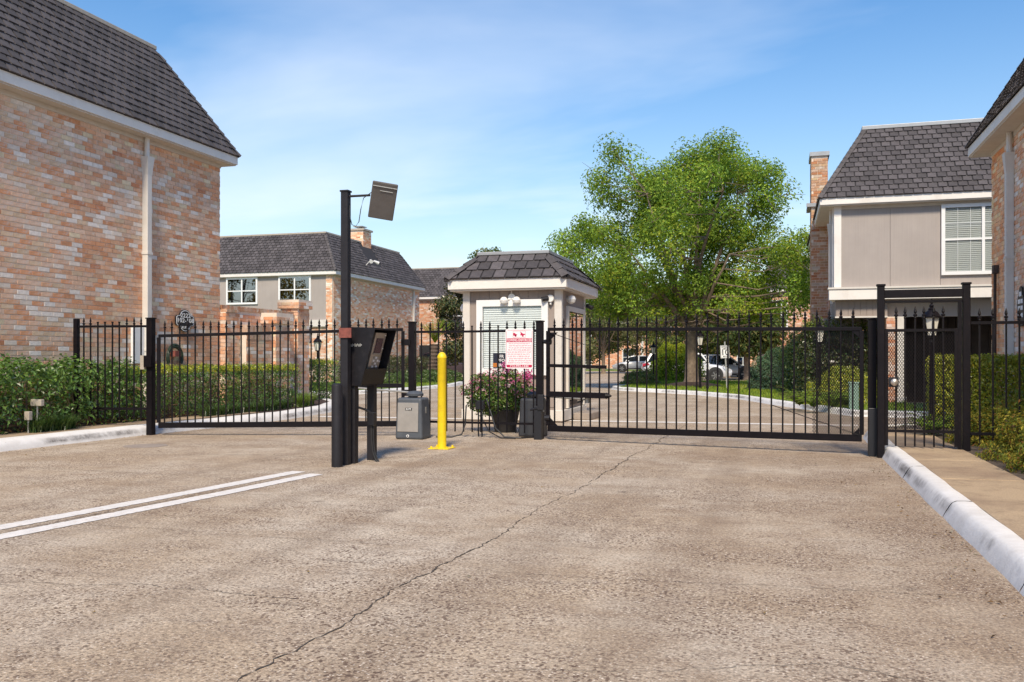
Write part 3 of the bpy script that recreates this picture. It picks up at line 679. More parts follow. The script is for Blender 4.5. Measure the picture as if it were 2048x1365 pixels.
# sidewalk slabs
sw = structure(MB().box(1.43, 2.17, -4, 15.6, -.05, .02).build('sidewalk', 'sidewalk'))
yy = -4.
while yy < 15.4:
    L_ = 1.66; b = MB(); b.box(1.446, 2.168, yy+.006, min(yy+L_-.006, 15.6), .0, .128+rng.uniform(-.004, .004)); b.build('slab', 'sidewalk', sw, bevel=.008); yy += L_
structure(MB().box(-10.95, -10.36, -4, 16.4, -.05, .148).build('kerb_strip', 'sidewalk'))
structure(MB().add([(-10.95, -4, .14), (-10.95, 17.2, .14), (-12.1, 17.2, .26), (-12.1, -4, .26)], [(0, 1, 2, 3)]).build('planting_bed', 'mulch'))
structure(MB().prism([(-10.34, 16.4), (-10.05, 17), (-10.4, 19.2), (-11.2, 21.4), (-12.4, 23.2), (-14.6, 24.2), (-18, 24.6), (-30, 24.6), (-30, 17.2), (-12.1, 17.2), (-10.95, 17.2), (-10.95, 16.4)], -.05, .14).build('planting_bed', 'mulch'))
structure(MB().prism([(2.17, -4), (14, -4), (14, 17.2), (2.5, 17.0), (1.75, 16.3), (1.5, 15.6), (2.17, 15.6)], -.05, .115).build('planting_bed', 'soil'))
lawn_r = [(4.5, 20.5), (1.65, 21.1), (0.05, 25.6), (-1.1, 29.1), (-2.7, 31.9), (-4.9, 34.35), (-6.0, 35.5), (-6.5, 37.1), (-6.35, 41), (-6.0, 47.2), (1.3, 47.2), (1.3, 38), (1.3, 25), (4.5, 25)]
structure(MB().prism(lawn_r, -.05, .13).build('lawn', 'turf'))
structure(ribbon('path_edge', [(-3.4, 33.1), (-.6, 35.9)], .12, .142, 'line_paint', None))
structure(MB().prism([(-1.6, 35.6), (-.9, 35.2), (.6, 36.6), (-.8, 47), (-1.9, 47)], .0, .139).build('footpath', 'sidewalk'))
lawn_l = [(-30, 27.3), (-16, 27.45), (-14.85, 28.1), (-14.25, 30), (-14.05, 34), (-14.45, 38.4), (-15.5, 42.8), (-17.7, 45.8), (-20.6, 46.5), (-20.6, 39.5), (-30, 39.5)]
structure(MB().prism(lawn_l, -.05, .13).build('lawn', 'turf'))
structure(MB().prism([(-40, 92.2), (30, 92.8), (30, 130), (-40, 130)], -.05, .13).build('lawn', 'turf'))
structure(MB().prism([(2.6, 17.6), (14, 17.6), (14, 31), (1.6, 31), (1.6, 24.9), (4.6, 24.9), (4.6, 20.3), (2.6, 19.9)], -.04, .004).build('carport_apron', 'asphalt'))
grass('grass', 'sunlit green grass on the kerbed lawn around the leafy shade tree', [(1.5, 21.3), (-.05, 25.7), (-1.2, 29.1), (-2.8, 31.9), (-5, 34.4), (-6.2, 36.9), (-6, 46.6), (-1, 46.8), (-.9, 36), (1.1, 33), (1.2, 25), (3, 24.8), (3, 21.2)], 26000, .125, .10)
grass('grass', 'green grass strip before the brick house with a roof chimney', [(-26, 27.6), (-16, 27.6), (-14.4, 30), (-14.2, 34), (-14.6, 38.4), (-15.6, 42.6), (-17.8, 45.6), (-20.4, 46), (-20.4, 38), (-26, 38)], 14000, .125, .11)

# ================================================================== HOUSES
def mansard_house(name, label, x0, x1, y0, y1, brick, tiles, eave=5.38, fas=.18, over=.28, rise=2.02, run=1.2, n_br=0, n_sh=0, core_z0=0., far=False, holes={}, mat=None, seed=1, tint=(1, 1, 1), zb=0.):
    root = thing(name, label, 'house', ((x0+x1)/2, (y0+y1)/2, 0)); core = MB().box(x0, x1, y0, y1, core_z0, eave+.02); wall = core.build('wall', 'mortar', root)
    F = {'+x': ((x1, y0, 0), (0, 1, 0), (1, 0, 0), y1-y0), '-x': ((x0, y1, 0), (0, -1, 0), (-1, 0, 0), y1-y0), '-y': ((x0, y0, 0), (1, 0, 0), (0, -1, 0), x1-x0)}
    for k, s in enumerate(brick):
        O, ax, nr, L = F[s]; brick_face(wall, O, ax, nr, L, max(zb, core_z0), eave, n_br, holes.get(s, ()), 'brick_far' if far else 'brick', tint, seed=seed+k)
    X0, X1, Y0, Y1 = x0-over, x1+over, y0-over, y1+over; zt = eave+fas
    f = MB(); f.box(X0, X1, Y0, Y1, eave, zt)
    f.build('fascia', 'fascia_white', root, bevel=.006)
    MB().box(X0+.03, X1-.03, Y0+.03, Y1-.03, eave-.025, eave-.004).build('soffit', 'soffit', root)
    MB().box(x0-.02, x1+.02, y0-.02, y1+.02, eave-.11, eave-.027).build('frieze_board', 'soffit', root)
    rf = MB(); e = .03; b = [(X0-e, Y0-e), (X1+e, Y0-e), (X1+e, Y1+e), (X0-e, Y1+e)]; t = [(X0+run, Y0+run), (X1-run, Y0+run), (X1-run, Y1-run), (X0+run, Y1-run)]
    zt2 = zt+.004; rf.add([(x, y, zt2) for x, y in b]+[(x, y, zt+rise-.02) for x, y in t], [(3, 2, 1, 0), (4, 5, 6, 7), (0, 1, 5, 4), (1, 2, 6, 5), (2, 3, 7, 6), (3, 0, 4, 7)])
    # pull the slope sheet a little inside so that the shingles lie on it
    rf.v = [(x+(.02 if x < (x0+x1)/2 else -.02), y+(.02 if y < (y0+y1)/2 else -.02), z) for x, y, z in rf.v]
    roof = rf.build('roof', 'roof_under', root)
    C = {'sw': (X0-e, Y0-e), 'se': (X1+e, Y0-e), 'ne': (X1+e, Y1+e), 'nw': (X0-e, Y1+e)}
    S = {'+x': ('se', 'ne', (-1, 0, 0)), '-x': ('nw', 'sw', (1, 0, 0)), '-y': ('sw', 'se', (0, 1, 0))}
    for k, s in enumerate(tiles):
        a, b_, inw = S[s]; mansard_side(roof, (*C[a], zt), (*C[b_], zt), inw, rise, run+e, n_ind=n_sh, seed=seed*5+k, holes=holes.get('roof'+s, ()))
    used = set(S[s][0] for s in tiles) | set(S[s][1] for s in tiles)
    for c in used:
        x, y = C[c]; sx = 1 if c[1] == 'w' else -1; sy = 1 if c[0] == 's' else -1
        hip_caps(roof, (x, y, zt+.01), (x+sx*(run+e), y+sy*(run+e), zt+rise), (-sx, -sy, .8), wd=.17)
    MB().box(X0+run-.04, X1-run+.04, Y0+run-.04, Y1-run+.04, zt+rise-.015, zt+rise+.07).build('coping', 'coping', root, bevel=.01)
    return root, wall, roof
def downspout(root, x, y, nx, ny, top, bot, hopper=True):
    """rectangular leader: outlet pipe, hopper head, pipe; stands off the wall along (nx,ny)"""
    c = (x+nx*.075, y+ny*.075); m = MB(); m.cone((*c, top-.38), (*c, top), .05, .05, 10); m.build('outlet', 'white_trim', root)
    d = MB(); a = .065; d.box(c[0]-a, c[0]+a, c[1]-a, c[1]+a, bot, top-.72); o = d.build('downspout', 'white_trim', root, bevel=.008)
    h = MB(); b = .10; z0, z1 = top-.74, top-.38
    h.add([(c[0]-a, c[1]-a, z0), (c[0]+a, c[1]-a, z0), (c[0]+a, c[1]+a, z0), (c[0]-a, c[1]+a, z0), (c[0]-b, c[1]-b, z1), (c[0]+b, c[1]-b, z1), (c[0]+b, c[1]+b, z1), (c[0]-b, c[1]+b, z1)], [(0,3,2,1),(4,5,6,7),(0,1,5,4),(1,2,6,5),(2,3,7,6),(3,0,4,7)]); h.build('hopper', 'white_trim', o)
    for z in (top-2.3, top-4.2): MB().box(c[0]-a-.012, c[0]+a+.012, c[1]-a-.012, c[1]+a+.012, z, z+.05).build('strap', 'white_trim', o)

# --- left brick house, its long wall along the drive
lh, lw, lr = mansard_house('brick_townhouse', 'two storey brick town house with mansard roof beside the numbered plaque and hedge', -24, -12, 2, 17.4, ['+x'], ['+x'], 5.62, .18, .28, 2.15, 1.25, n_br=300, n_sh=300, zb=.3, seed=11)
downspout(lh, -12, 14.9, 1, 0, 5.6, .3)
MB().box(-11.985, -11.93, 14.5, 14.93, 1.16, 1.87).build('utility_panel', 'vinyl', lh, bevel=.01)

# --- courtyard wall that runs on from it
cw = thing('courtyard_wall', 'stepped brick courtyard wall with capped piers joining the brick town house', 'wall', (-12.2, 19.4, .1))
def brick_block(parent, name, x0, x1, y0, y1, z0, z1, sides, n_ind=0, seed=1, cap=False, mat='brick', tint=(1, 1, 1)):
    c = MB().box(x0, x1, y0, y1, z0, z1).build(name, 'mortar', parent)
    for k, s in enumerate(sides):
        O, ax, nr, L = {'+x': ((x1, y0, 0), (0, 1, 0), (1, 0, 0), y1-y0), '-x': ((x0, y1, 0), (0, -1, 0), (-1, 0, 0), y1-y0), '-y': ((x0, y0, 0), (1, 0, 0), (0, -1, 0), x1-x0)}[s]
        brick_face(c, O, ax, nr, L, z0+.006, z1-.004, n_ind, seed=seed+k, mat=mat, tint=tint)
    return c
def soldier_cap(parent, x0, x1, y0, y1, z, along='y', h=.10, pw=.078):
    n = int(((y1-y0) if along == 'y' else (x1-x0))/pw); me = None
    for i in range(n):
        cc = BCOL[rng.choice(5)]*rng.uniform(.6, .85)
        if along == 'y': b = (x0-.03, x1+.03, y0+i*pw+.004, y0+(i+1)*pw-.004, z, z+h+rng.uniform(-.005, .005))
        else: b = (x0+i*pw+.004, x0+(i+1)*pw-.004, y0-.03, y1+.03, z, z+h+rng.uniform(-.005, .005))
        m = MB().box(*b); np_mesh('cap_brick', m.v, np.array(m.f), np.repeat([cc], 8, 0), 'brick', parent)
w1 = brick_block(cw, 'wall', -12.25, -12.0, 17.42, 20.6, .1, 2.36, ['+x'], 0, 21); soldier_cap(cw, -12.25, -12.0, 17.42, 20.55, 2.362)
p1 = brick_block(cw, 'pier', -12.3, -11.86, 17.42, 17.95, .1, 2.30, ['+x', '-y'], 0, 23); soldier_cap(cw, -12.3, -11.86, 17.42, 17.95, 2.302, h=.07)
p2 = brick_block(cw, 'pier', -12.25, -11.62, 19.1, 19.75, .1, 2.1, ['+x', '-y'], 0, 25); brick_block(cw, 'pier_head', -12.28, -11.56, 19.04, 19.81, 2.1, 2.36, ['+x', '-y'], 0, 27)
p3 = brick_block(cw, 'pier', -12.4, -11.9, 20.62, 21.2, .1, 2.55, ['+x', '-y'], 0, 29); brick_block(cw, 'pier_head', -12.45, -11.84, 20.56, 21.26, 2.55, 2.78, ['+x', '-y'], 0, 31)
lo = brick_block(cw, 'low_wall', -11.95, -11.70, 17.98, 19.08, .1, 1.86, ['+x'], 0, 33); soldier_cap(cw, -11.95, -11.70, 17.98, 19.03, 1.862, h=.17); soldier_cap(cw, -11.94, -11.71, 17.98, 19.03, 1.70, h=.15)

# --- house beyond with the roof chimney
mh, mw, mr_ = mansard_house('brick_townhouse', 'brick town house with grey siding front and a chimney rising through its roof slope', -36, -20.95, 39.68, 50.6, ['+x'], ['+x', '-y'], n_br=0, n_sh=0, far=False, seed=41, tint=(1.12, 1.12, 1.12), zb=.9, holes={'roof+x': ((4.7, 6.3, .75, 3),)})
sp_ = MB().box(-36, -21.3, 39.60, 39.68, 2.85, 5.36).build('siding', 'siding_grey', mh)
MB().box(-36, -21.25, 39.50, 39.70, 2.84, 3.17).build('ledge', 'white_trim', mh)
brick_block(mh, 'corner_pier', -21.3, -20.96, 39.60, 39.67, .1, 5.36, ['-y'], 0, 43, tint=(1.1, 1.1, 1.1))
brick_block(mh, 'lower_wall', -36, -21.32, 39.62, 39.67, .1, 2.82, ['-y'], 0, 44, tint=(.9, .85, .85))
window(mh, (-23.81, 39.6, 4.09), (1, 0, 0), (0, -1, 0), 1.62, 1.17, 2, 2)
window(mh, (-26.8, 39.6, 4.09), (1, 0, 0), (0, -1, 0), 1.62, 1.17, 2, 2)
window(mh, (-29.8, 39.6, 4.09), (1, 0, 0), (0, -1, 0), 1.62, 1.17, 2, 2)
downspout(mh, -20.95, 49.6, 1, 0, 5.36, .2)
ch = brick_block(mh, 'chimney', -22.6, -21.75, 44.6, 45.6, 5.9, 8.25, ['+x', '-y'], 0, 45, tint=(1.1, 1.05, 1)); MB().box(-22.68, -21.67, 44.52, 45.68, 8.26, 8.36).build('chimney_cap', 'coping', ch)
MB().box(-22.45, -21.9, 44.8, 45.4, 8.5, 8.54).build('rain_hood', 'galv', ch)
for yq in (44.9, 45.3): MB().box(-22.2, -22.14, yq-.03, yq+.03, 8.36, 8.5).build('hood_leg', 'galv', ch)
MB().add([(-21.72, 44.45, 7.15), (-21.68, 45.75, 7.15), (-21.05, 45.75, 5.95), (-21.05, 44.9, 5.95)], [(0, 1, 2, 3)]).add([(-21.90, 44.46, 7.40), (-21.72, 44.58, 7.10), (-21.72, 44.58, 7.5), (-21.9, 44.46, 7.8)], [(0, 1, 2, 3)])
fl = MB(); fl.bar((-22.25, 44.52, 7.62), (-21.35, 44.52, 6.14), .04, .22, (0, 0, 1)); fl.build('flashing', 'white_trim', ch)
fl2 = MB(); fl2.bar((-21.62, 44.55, 6.42), (-21.45, 45.68, 6.30), .12, .10, (0, 0, 1)); fl2.build('flashing', 'galv', ch)
fx = MB(); fx.tube([(-20.75, 42.9, 6.15), (-20.55, 42.9, 6.35), (-20.4, 42.9, 6.38)], .02, 6); fxo = fx.build('flood_light', 'bulb_white', mh)
for dy_ in (-1, 1): MB().cone((-20.4, 42.9+dy_*.2, 6.38), (-20.25, 42.9+dy_*.42, 6.28), .05, .10, 10).build('lamp', 'bulb_white', fxo)

# --- far house behind the guardhouse
fh, fw, fr = mansard_house('brick_townhouse', 'distant brick town house with mansard roof behind the sago palm and dark car', -36, -15.5, 58, 68, ['-y'], ['-y'], n_br=0, n_sh=0, far=True, seed=51, tint=(.85, .78, .74), zb=.2)
window(fh, (-21.9, 57.98, 3.2), (1, 0, 0), (0, -1, 0), 1.1, 2.0, 1, 2, glass='glass')
window(fh, (-27.5, 57.98, 3.2), (1, 0, 0), (0, -1, 0), 1.1, 2.0, 1, 2, glass='glass')
MB().box(-19.9, -16.6, 57.9, 57.97, .1, 2.3).build('doorway', 'interior', fh)
MB().box(-20.2, -19.9, 57.85, 57.97, .1, 2.5).build('door_post', 'white_trim', fh); MB().box(-20.2, -16.5, 57.85, 57.97, 2.31, 2.55).build('door_header', 'white_trim', fh)
MB().box(-24.2, -23.1, 57.9, 57.97, .1, 2.2).build('entrance_door', 'interior', fh)

# --- right house (front siding, carport under it)
rh = thing('grey_townhouse', 'grey sided town house with mansard roof over a dark carport', 'house', (6.5, 30, 0))
X0, Y0 = 1.42, 25.78; X1, Y1 = 12., 36.
MB().box(X0+.02, X1, Y0+.02, Y1, 2.9, 5.40).build('upper_wall', 'siding_grey', rh)
for x in np.arange(X0+.16, X1, 1.22): MB().box(x, min(x+1.212, X1), Y0-.012, Y0+.019, 3.18, 5.27).build('siding_panel', 'siding_grey', rh)
MB().box(X0-.03, X0+.155, Y0-.045, Y0+.10, 3.18, 5.37).build('corner_board', 'fascia_white', rh)
MB().box(X0, X1, Y0-.03, Y0+.018, 5.272, 5.37).build('frieze_board', 'soffit', rh)
MB().box(X0-.16, X1, Y0-.16, Y0+.25, 2.84, 3.12).build('ledge', 'fascia_white', rh); MB().box(X0-.19, X1, Y0-.19, Y0+.2, 3.122, 3.17).build('ledge_cap', 'white_trim', rh)
bay = MB().box(X0+.02, 2.74, Y0+.10, Y0+2.3, 2.40, 2.84).build('bay_box', 'siding_tan', rh)
for x in np.arange(X0+.03, 2.68, .155): MB().box(x, x+.143, Y0+.082, Y0+.099, 2.40, 2.838).build('board', 'siding_tan', bay)
MB().box(X0+.0, 2.74, Y0+.06, Y0+.10, 2.36, 2.40).build('bay_trim', 'white_trim', rh)
MB().box(X0-.28, 2.6, Y0+1.2, Y0+2.3, 2.10, 2.395).build('lower_bay', 'siding_tan', rh)
MB().box(2.75, X1, Y0+.30, Y0+.55, 2.38, 2.84).build('carport_header', 'siding_beige', rh)
brick_block(rh, 'pier', 2.72, 2.97, Y0+.1, Y0+.5, .0, 2.38, ['-y', '-x'], 0, 61, tint=(.8, .7, .7))
MB().box(2.99, 3.15, Y0+.12, Y0+.5, .0, 2.38).build('carport_post', 'white_trim', rh)
MB().box(2.98, 3.2, Y0+.06, Y0+.54, .0, .25).build('post_base', 'white_trim', rh)
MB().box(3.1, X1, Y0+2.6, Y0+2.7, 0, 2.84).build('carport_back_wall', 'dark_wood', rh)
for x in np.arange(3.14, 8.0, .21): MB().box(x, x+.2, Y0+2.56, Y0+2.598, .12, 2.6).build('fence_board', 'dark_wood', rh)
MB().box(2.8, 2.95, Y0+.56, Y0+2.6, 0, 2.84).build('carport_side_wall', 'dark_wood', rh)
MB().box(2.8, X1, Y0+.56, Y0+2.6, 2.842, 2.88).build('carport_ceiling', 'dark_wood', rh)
sidew = MB().box(X0+.0, X0+.3, Y0+2.6, Y1, 0, 5.38).build('side_wall', 'mortar', rh); brick_face(sidew, (X0, Y1, 0), (0, -1, 0), (-1, 0, 0), Y1-Y0-2.6, .3, 5.36, 0, seed=63, tint=(.75, .66, .66))
brick_face(sidew, (X0, Y0+2.6, 0), (1, 0, 0), (0, -1, 0), 2.0, .3, 2.1, 0, seed=64, tint=(.8, .7, .7)); MB().box(X0+.01, 3.3, Y0+2.62, Y0+2.9, 0, 2.09).build('lower_wall', 'mortar', rh)
for x, a, b in ((X0-.07, Y0+.16, 0), (X0-.07, Y0+1.0, 0)): MB().box(x, x+.07, a, a+.12, 2.8, 5.37).build('corner_board', 'fascia_white', rh)
downspout(rh, X0, Y0+.6, -1, 0, 5.36, 2.9)
O_ = .40; a0, a1, b0, b1 = X0-O_, X1+.28, Y0-.28, Y1+.28; ev, zt = 5.38, 5.56
MB().box(a0, a1, b0, b1, ev, zt).build('fascia', 'fascia_white', rh, bevel=.006); MB().box(a0+.03, a1-.03, b0+.03, b1-.03, ev-.025, ev-.004).build('soffit', 'soffit', rh)
rf = MB(); e = .03; rr_, ri = 1.2, 2.05
rf.add([(a0-.01, b0-.01, zt+.004), (a1, b0-.01, zt+.004), (a1, b1, zt+.004), (a0-.01, b1, zt+.004), (a0+rr_, b0+rr_, zt+ri-.02), (a1-rr_, b0+rr_, zt+ri-.02), (a1-rr_, b1-rr_, zt+ri-.02), (a0+rr_, b1-rr_, zt+ri-.02)], [(3, 2, 1, 0), (4, 5, 6, 7), (0, 1, 5, 4), (1, 2, 6, 5), (2, 3, 7, 6), (3, 0, 4, 7)])
rroof = rf.build('roof', 'roof_under', rh)
mansard_side(rroof, (a0-e, b0-e, zt), (a1+e, b0-e, zt), (0, 1, 0), ri, rr_+e, True, True, 300, seed=71); mansard_side(rroof, (a0-e, b1+e, zt), (a0-e, b0-e, zt), (1, 0, 0), ri, rr_+e, True, True, 0, seed=72)
hip_caps(rroof, (a0-e, b0-e, zt+.01), (a0+rr_, b0+rr_, zt+ri), (-1, -1, .8), wd=.2)
MB().box(a0+rr_-.05, a1-rr_, b0+rr_-.05, b1-rr_, zt+ri-.015, zt+ri+.09).build('coping', 'metal_coping', rh, bevel=.01)
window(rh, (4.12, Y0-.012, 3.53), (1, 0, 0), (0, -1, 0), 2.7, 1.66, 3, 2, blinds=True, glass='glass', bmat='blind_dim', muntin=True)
chm = brick_block(rh, 'chimney', .93, 1.41, 29.5, 30.6, 0, 7.55, ['-y', '-x'], 0, 65, tint=(.68, .62, .55)); MB().box(.88, 1.46, 29.44, 30.66, 7.552, 7.68).build('chimney_cap', 'metal_coping', chm)
MB().box(.78, 1.40, 29.42, 29.49, 5.98, 6.09).build('flashing', 'metal_coping', chm); MB().box(.81, .915, 29.44, 30.7, 5.98, 6.09).build('flashing', 'metal_coping', chm)
downspout(rh, X0, 31.5, -1, 0, 5.36, .3)

# --- near right brick house
nh, nw, nr_ = mansard_house('brick_townhouse', 'tan brick house with deep eaves and downspout next to the yellow green hedge', 4.05, 16, 4, 19.95, ['-x'], ['-x'], 5.38, .18, .37, 2.05, 1.2, n_br=300, n_sh=120, seed=81, tint=(1.2, 1.04, .8), zb=.3)
downspout(nh, 4.05, 18.2, -1, 0, 5.36, .2)
cd = MB(); cd.tube([(3.98, 19.35, .2), (3.98, 19.35, 2.95), (3.99, 19.35, 3.02)], .028, 8); cd.build('conduit', 'dark_wood', nh)
MB().box(3.94, 4.03, 19.28, 19.42, 2.9, 3.06).build('conduit_head', 'dark_wood', nh)

# --- house behind the shade tree
th_, tw_, tr_ = mansard_house('brick_townhouse', 'brick town house with mullioned window half hidden behind the shade tree', -1.3, 12, 58, 70, ['-y', '-x'], ['-y', '-x'], far=False, seed=91, tint=(.85, .72, .68), zb=.2)
window(th_, (-.5, 57.98, 3.3), (1, 0, 0), (0, -1, 0), .85, 1.5, 3, 4, trim=.1)
# --- row far down the street
rw, _, _ = mansard_house('brick_townhouse', 'long brick row house far down the street behind parked cars', -34, 14, 104, 114, ['-y'], [], far=True, seed=95, tint=(1.05, .9, .84), zb=.2)
for i, x in enumerate((-27, -22.5, -17.5, -13.2, -9, -4.6, 0, 5)):
    window(rw, (x, 103.98, .6), (1, 0, 0), (0, -1, 0), 1.2, 1.7, 2, 2); window(rw, (x, 103.98, 3.3), (1, 0, 0), (0, -1, 0), 1.2, 1.6, 2, 2)
for x in (-24.6, -15.3, -7, -2.3): MB().box(x-.15, x+.15, 103.9, 103.97, .1, 5.3).build('pilaster', 'white_trim', rw)

# ================================================================== GUARDHOUSE
gx0, gx1, gy0, gy1 = -6.13, -4.13, 17.2, 19.4
gh = thing('guardhouse', 'small tan guardhouse with white trim and shingled mansard roof between the gates', 'guardhouse', (-5.13, 18.3, 0))
MB().box(gx0, gx1, gy0, gy1, .22, 2.66).build('wall', 'siding_tan', gh)
for x in np.arange(gx0+.13, gx1-.1, .203): MB().box(x, min(x+.197, gx1-.12), gy0-.012, gy0-.001, .30, .93).build('siding_board', 'siding_tan', gh)
for x in np.arange(gx0+.13, gx1-.1, .203): MB().box(x, min(x+.197, gx1-.12), gy0-.012, gy0-.001, 2.42, 2.64).build('siding_board', 'siding_tan', gh)
for y in np.arange(gy0+.13, gy1-.1, .203): MB().box(gx1+.001, gx1+.012, y, min(y+.197, gy1-.1), 2.32, 2.64).build('siding_board', 'siding_tan', gh)
for x, y in ((gx0, gy0), (gx1, gy0), (gx1, gy1)):
    sx = -1 if x == gx0 else 1; sy = -1 if y == gy0 else 1
    MB().box(x-.12 if sx > 0 else x-.025, x+.025 if sx > 0 else x+.12, y-.028 if sy < 0 else y-.1, y+.1 if sy < 0 else y+.028, .22, 2.655).build('corner_board', 'white_trim', gh)
MB().box(gx0-.05, gx1+.05, gy0-.05, gy1+.05, .03, .24).build('base_board', 'white_trim', gh, bevel=.008)
MB().box(gx0-.02, gx1+.02, gy0-.02, gy1+.02, -.02, .03).build('plinth', 'step_concrete', gh)
gw = window(gh, (-5.72, gy0-.012, 1.06), (1, 0, 0), (0, -1, 0), 1.22, 1.24, 1, 1, blinds=True, glass='glass', trim=.13, slat=.043)
po = MB().box(-5.50, -4.95, gy0-.075, gy0-.066, 1.08, 1.37).build('poster', 'poster', gw)
MB().box(-5.50, -5.42, gy0-.078, gy0-.0755, 1.09, 1.17).build('flame', 'poster_fire', gw)
for t, z, x in (('FR', 1.30, -5.32), ('PFO', 1.22, -5.33), ('IRS', 1.125, -5.33)): text_mesh('lettering', t, .085, (x, gy0-.077, z), (1, 0, 0), (0, 0, 1), 'letter_white', gw)
# sliding glass door on the side
dr = MB().box(gx1+.001, gx1+.02, 17.75, 19.2, .32, 2.22).build('door', 'interior', gh)
d2 = MB(); d2.box(gx1+.0, gx1+.05, 17.66, 17.75, .26, 2.32); d2.box(gx1, gx1+.05, 19.2, 19.28, .26, 2.32); d2.box(gx1, gx1+.05, 17.75, 19.2, 2.22, 2.32); d2.build('frame', 'white_trim', dr)
d3 = MB(); d3.box(gx1+.021, gx1+.04, 18.44, 18.52, .32, 2.22); d3.box(gx1+.021, gx1+.04, 17.75, 17.81, .32, 2.22); d3.box(gx1+.021, gx1+.04, 17.81, 18.44, .32, .40); d3.build('rail', 'dark_wood', dr)
MB().box(gx1+.024, gx1+.03, 17.82, 18.43, .42, 2.2).build('pane', 'glass_dark', dr); MB().box(gx1+.024, gx1+.03, 18.53, 19.18, .36, 2.2).build('pane', 'glass_dark', dr)
# roof
ex0, ex1, ey0, ey1 = -6.40, -3.96, 16.95, 20.1; ev, zt = 2.64, 2.84
MB().box(ex0, ex1, ey0, ey1, ev, zt).build('fascia', 'fascia_white', gh, bevel=.008); MB().box(ex0+.03, ex1-.03, ey0+.03, ey1-.03, ev-.03, ev-.003).build('soffit', 'soffit', gh)
rr_, ri, e = .52, .54, .03
rf = MB(); rf.add([(ex0, ey0, zt+.004), (ex1, ey0, zt+.004), (ex1, ey1, zt+.004), (ex0, ey1, zt+.004), (ex0+rr_, ey0+rr_, zt+ri-.02), (ex1-rr_, ey0+rr_, zt+ri-.02), (ex1-rr_, ey1-rr_, zt+ri-.02), (ex0+rr_, ey1-rr_, zt+ri-.02)], [(3, 2, 1, 0), (4, 5, 6, 7), (0, 1, 5, 4), (1, 2, 6, 5), (2, 3, 7, 6), (3, 0, 4, 7)])
gr = rf.build('roof', 'roof_under', gh)
cs = [(ex0-e, ey0-e), (ex1+e, ey0-e), (ex1+e, ey1+e), (ex0-e, ey1+e)]
for (i, j, inw) in ((0, 1, (0, 1, 0)), (1, 2, (-1, 0, 0)), (2, 3, (0, -1, 0)), (3, 0, (1, 0, 0))): mansard_side(gr, (*cs[i], zt), (*cs[j], zt), inw, ri, rr_+e, True, True, 80, ex=.235, wd=.25, seed=100+i)
for (x, y), sx, sy in zip(cs, (1, -1, -1, 1), (1, 1, -1, -1)): hip_caps(gr, (x, y, zt+.01), (x+sx*(rr_+e), y+sy*(rr_+e), zt+ri), (-sx, -sy, 1.4), step=.25, wd=.26)
MB().box(ex0+rr_-.06, ex1-rr_+.06, ey0+rr_-.06, ey1-rr_+.06, zt+ri-.02, zt+ri+.05).build('coping', 'metal_coping', gh, bevel=.012)
fl = MB(); fl.cone((-5.12, gy0-.02, 2.48), (-5.12, gy0-.06, 2.48), .07, .07, 14); flo = fl.build('flood_light', 'bulb_white', gh, smooth=True)
MB().tube([(-5.12, gy0-.05, 2.62), (-5.12, gy0-.05, 2.50)], .01, 6).build('conduit', 'white_trim', flo)
for sx in (-1, 1):
    MB().tube([(-5.12, gy0-.055, 2.46), (-5.12+sx*.06, gy0-.10, 2.43)], .022, 8).build('socket', 'bulb_white', flo); MB().lathe((-5.12+sx*.13, gy0-.15, 2.34), [(.02, .0), (.07, .02), (.085, .07), (.06, .12), (.03, .14)], 14).build('lamp', 'bulb_white', flo, smooth=True)
cm = MB(); cm.cone((-4.32, gy0-.02, 2.44), (-4.32, gy0-.10, 2.44), .075, .07, 14); cm.tube([(-4.32, gy0-.06, 2.40), (-4.32, gy0-.06, 2.32)], .02, 8); k = cm.build('security_camera', 'bulb_white', gh, smooth=True)
MB().cone((-4.36, gy0-.09, 2.44), (-4.47, gy0-.16, 2.42), .045, .045, 12).build('lens', 'sign_black', k)
l2 = MB(); l2.lathe((gx1+.10, 17.7, 2.36), [(.02, 0), (.075, .03), (.095, .09), (.07, .15), (.02, .17)], 14); l2.cone((gx1, 17.7, 2.45), (gx1+.06, 17.7, 2.45), .05, .05, 12); l2.build('wall_light', 'bulb_white', gh, smooth=True)
MB().cone((gx1+.06, 19.38, 2.42), (gx1+.2, 19.34, 2.36), .045, .05, 12).build('security_camera', 'sign_black', gh)
l3 = MB(); l3.lathe((gx0-.08, 17.4, 2.2), [(.02, 0), (.07, .03), (.085, .10), (.05, .17), (.02, .18)], 14); l3.cone((gx0, 17.4, 2.3), (gx0-.06, 17.4, 2.3), .05, .05, 12); l3.build('wall_light', 'bulb_white', gh, smooth=True)
st = MB(); st.prism([(-4.06, 18.0), (-3.72, 17.96), (-3.66, 18.9), (-4.06, 19.0)], .0, .15); tag(st.build('entry_step', 'step_concrete', bevel=.02), 'low concrete entry step at the guardhouse side door', 'step')

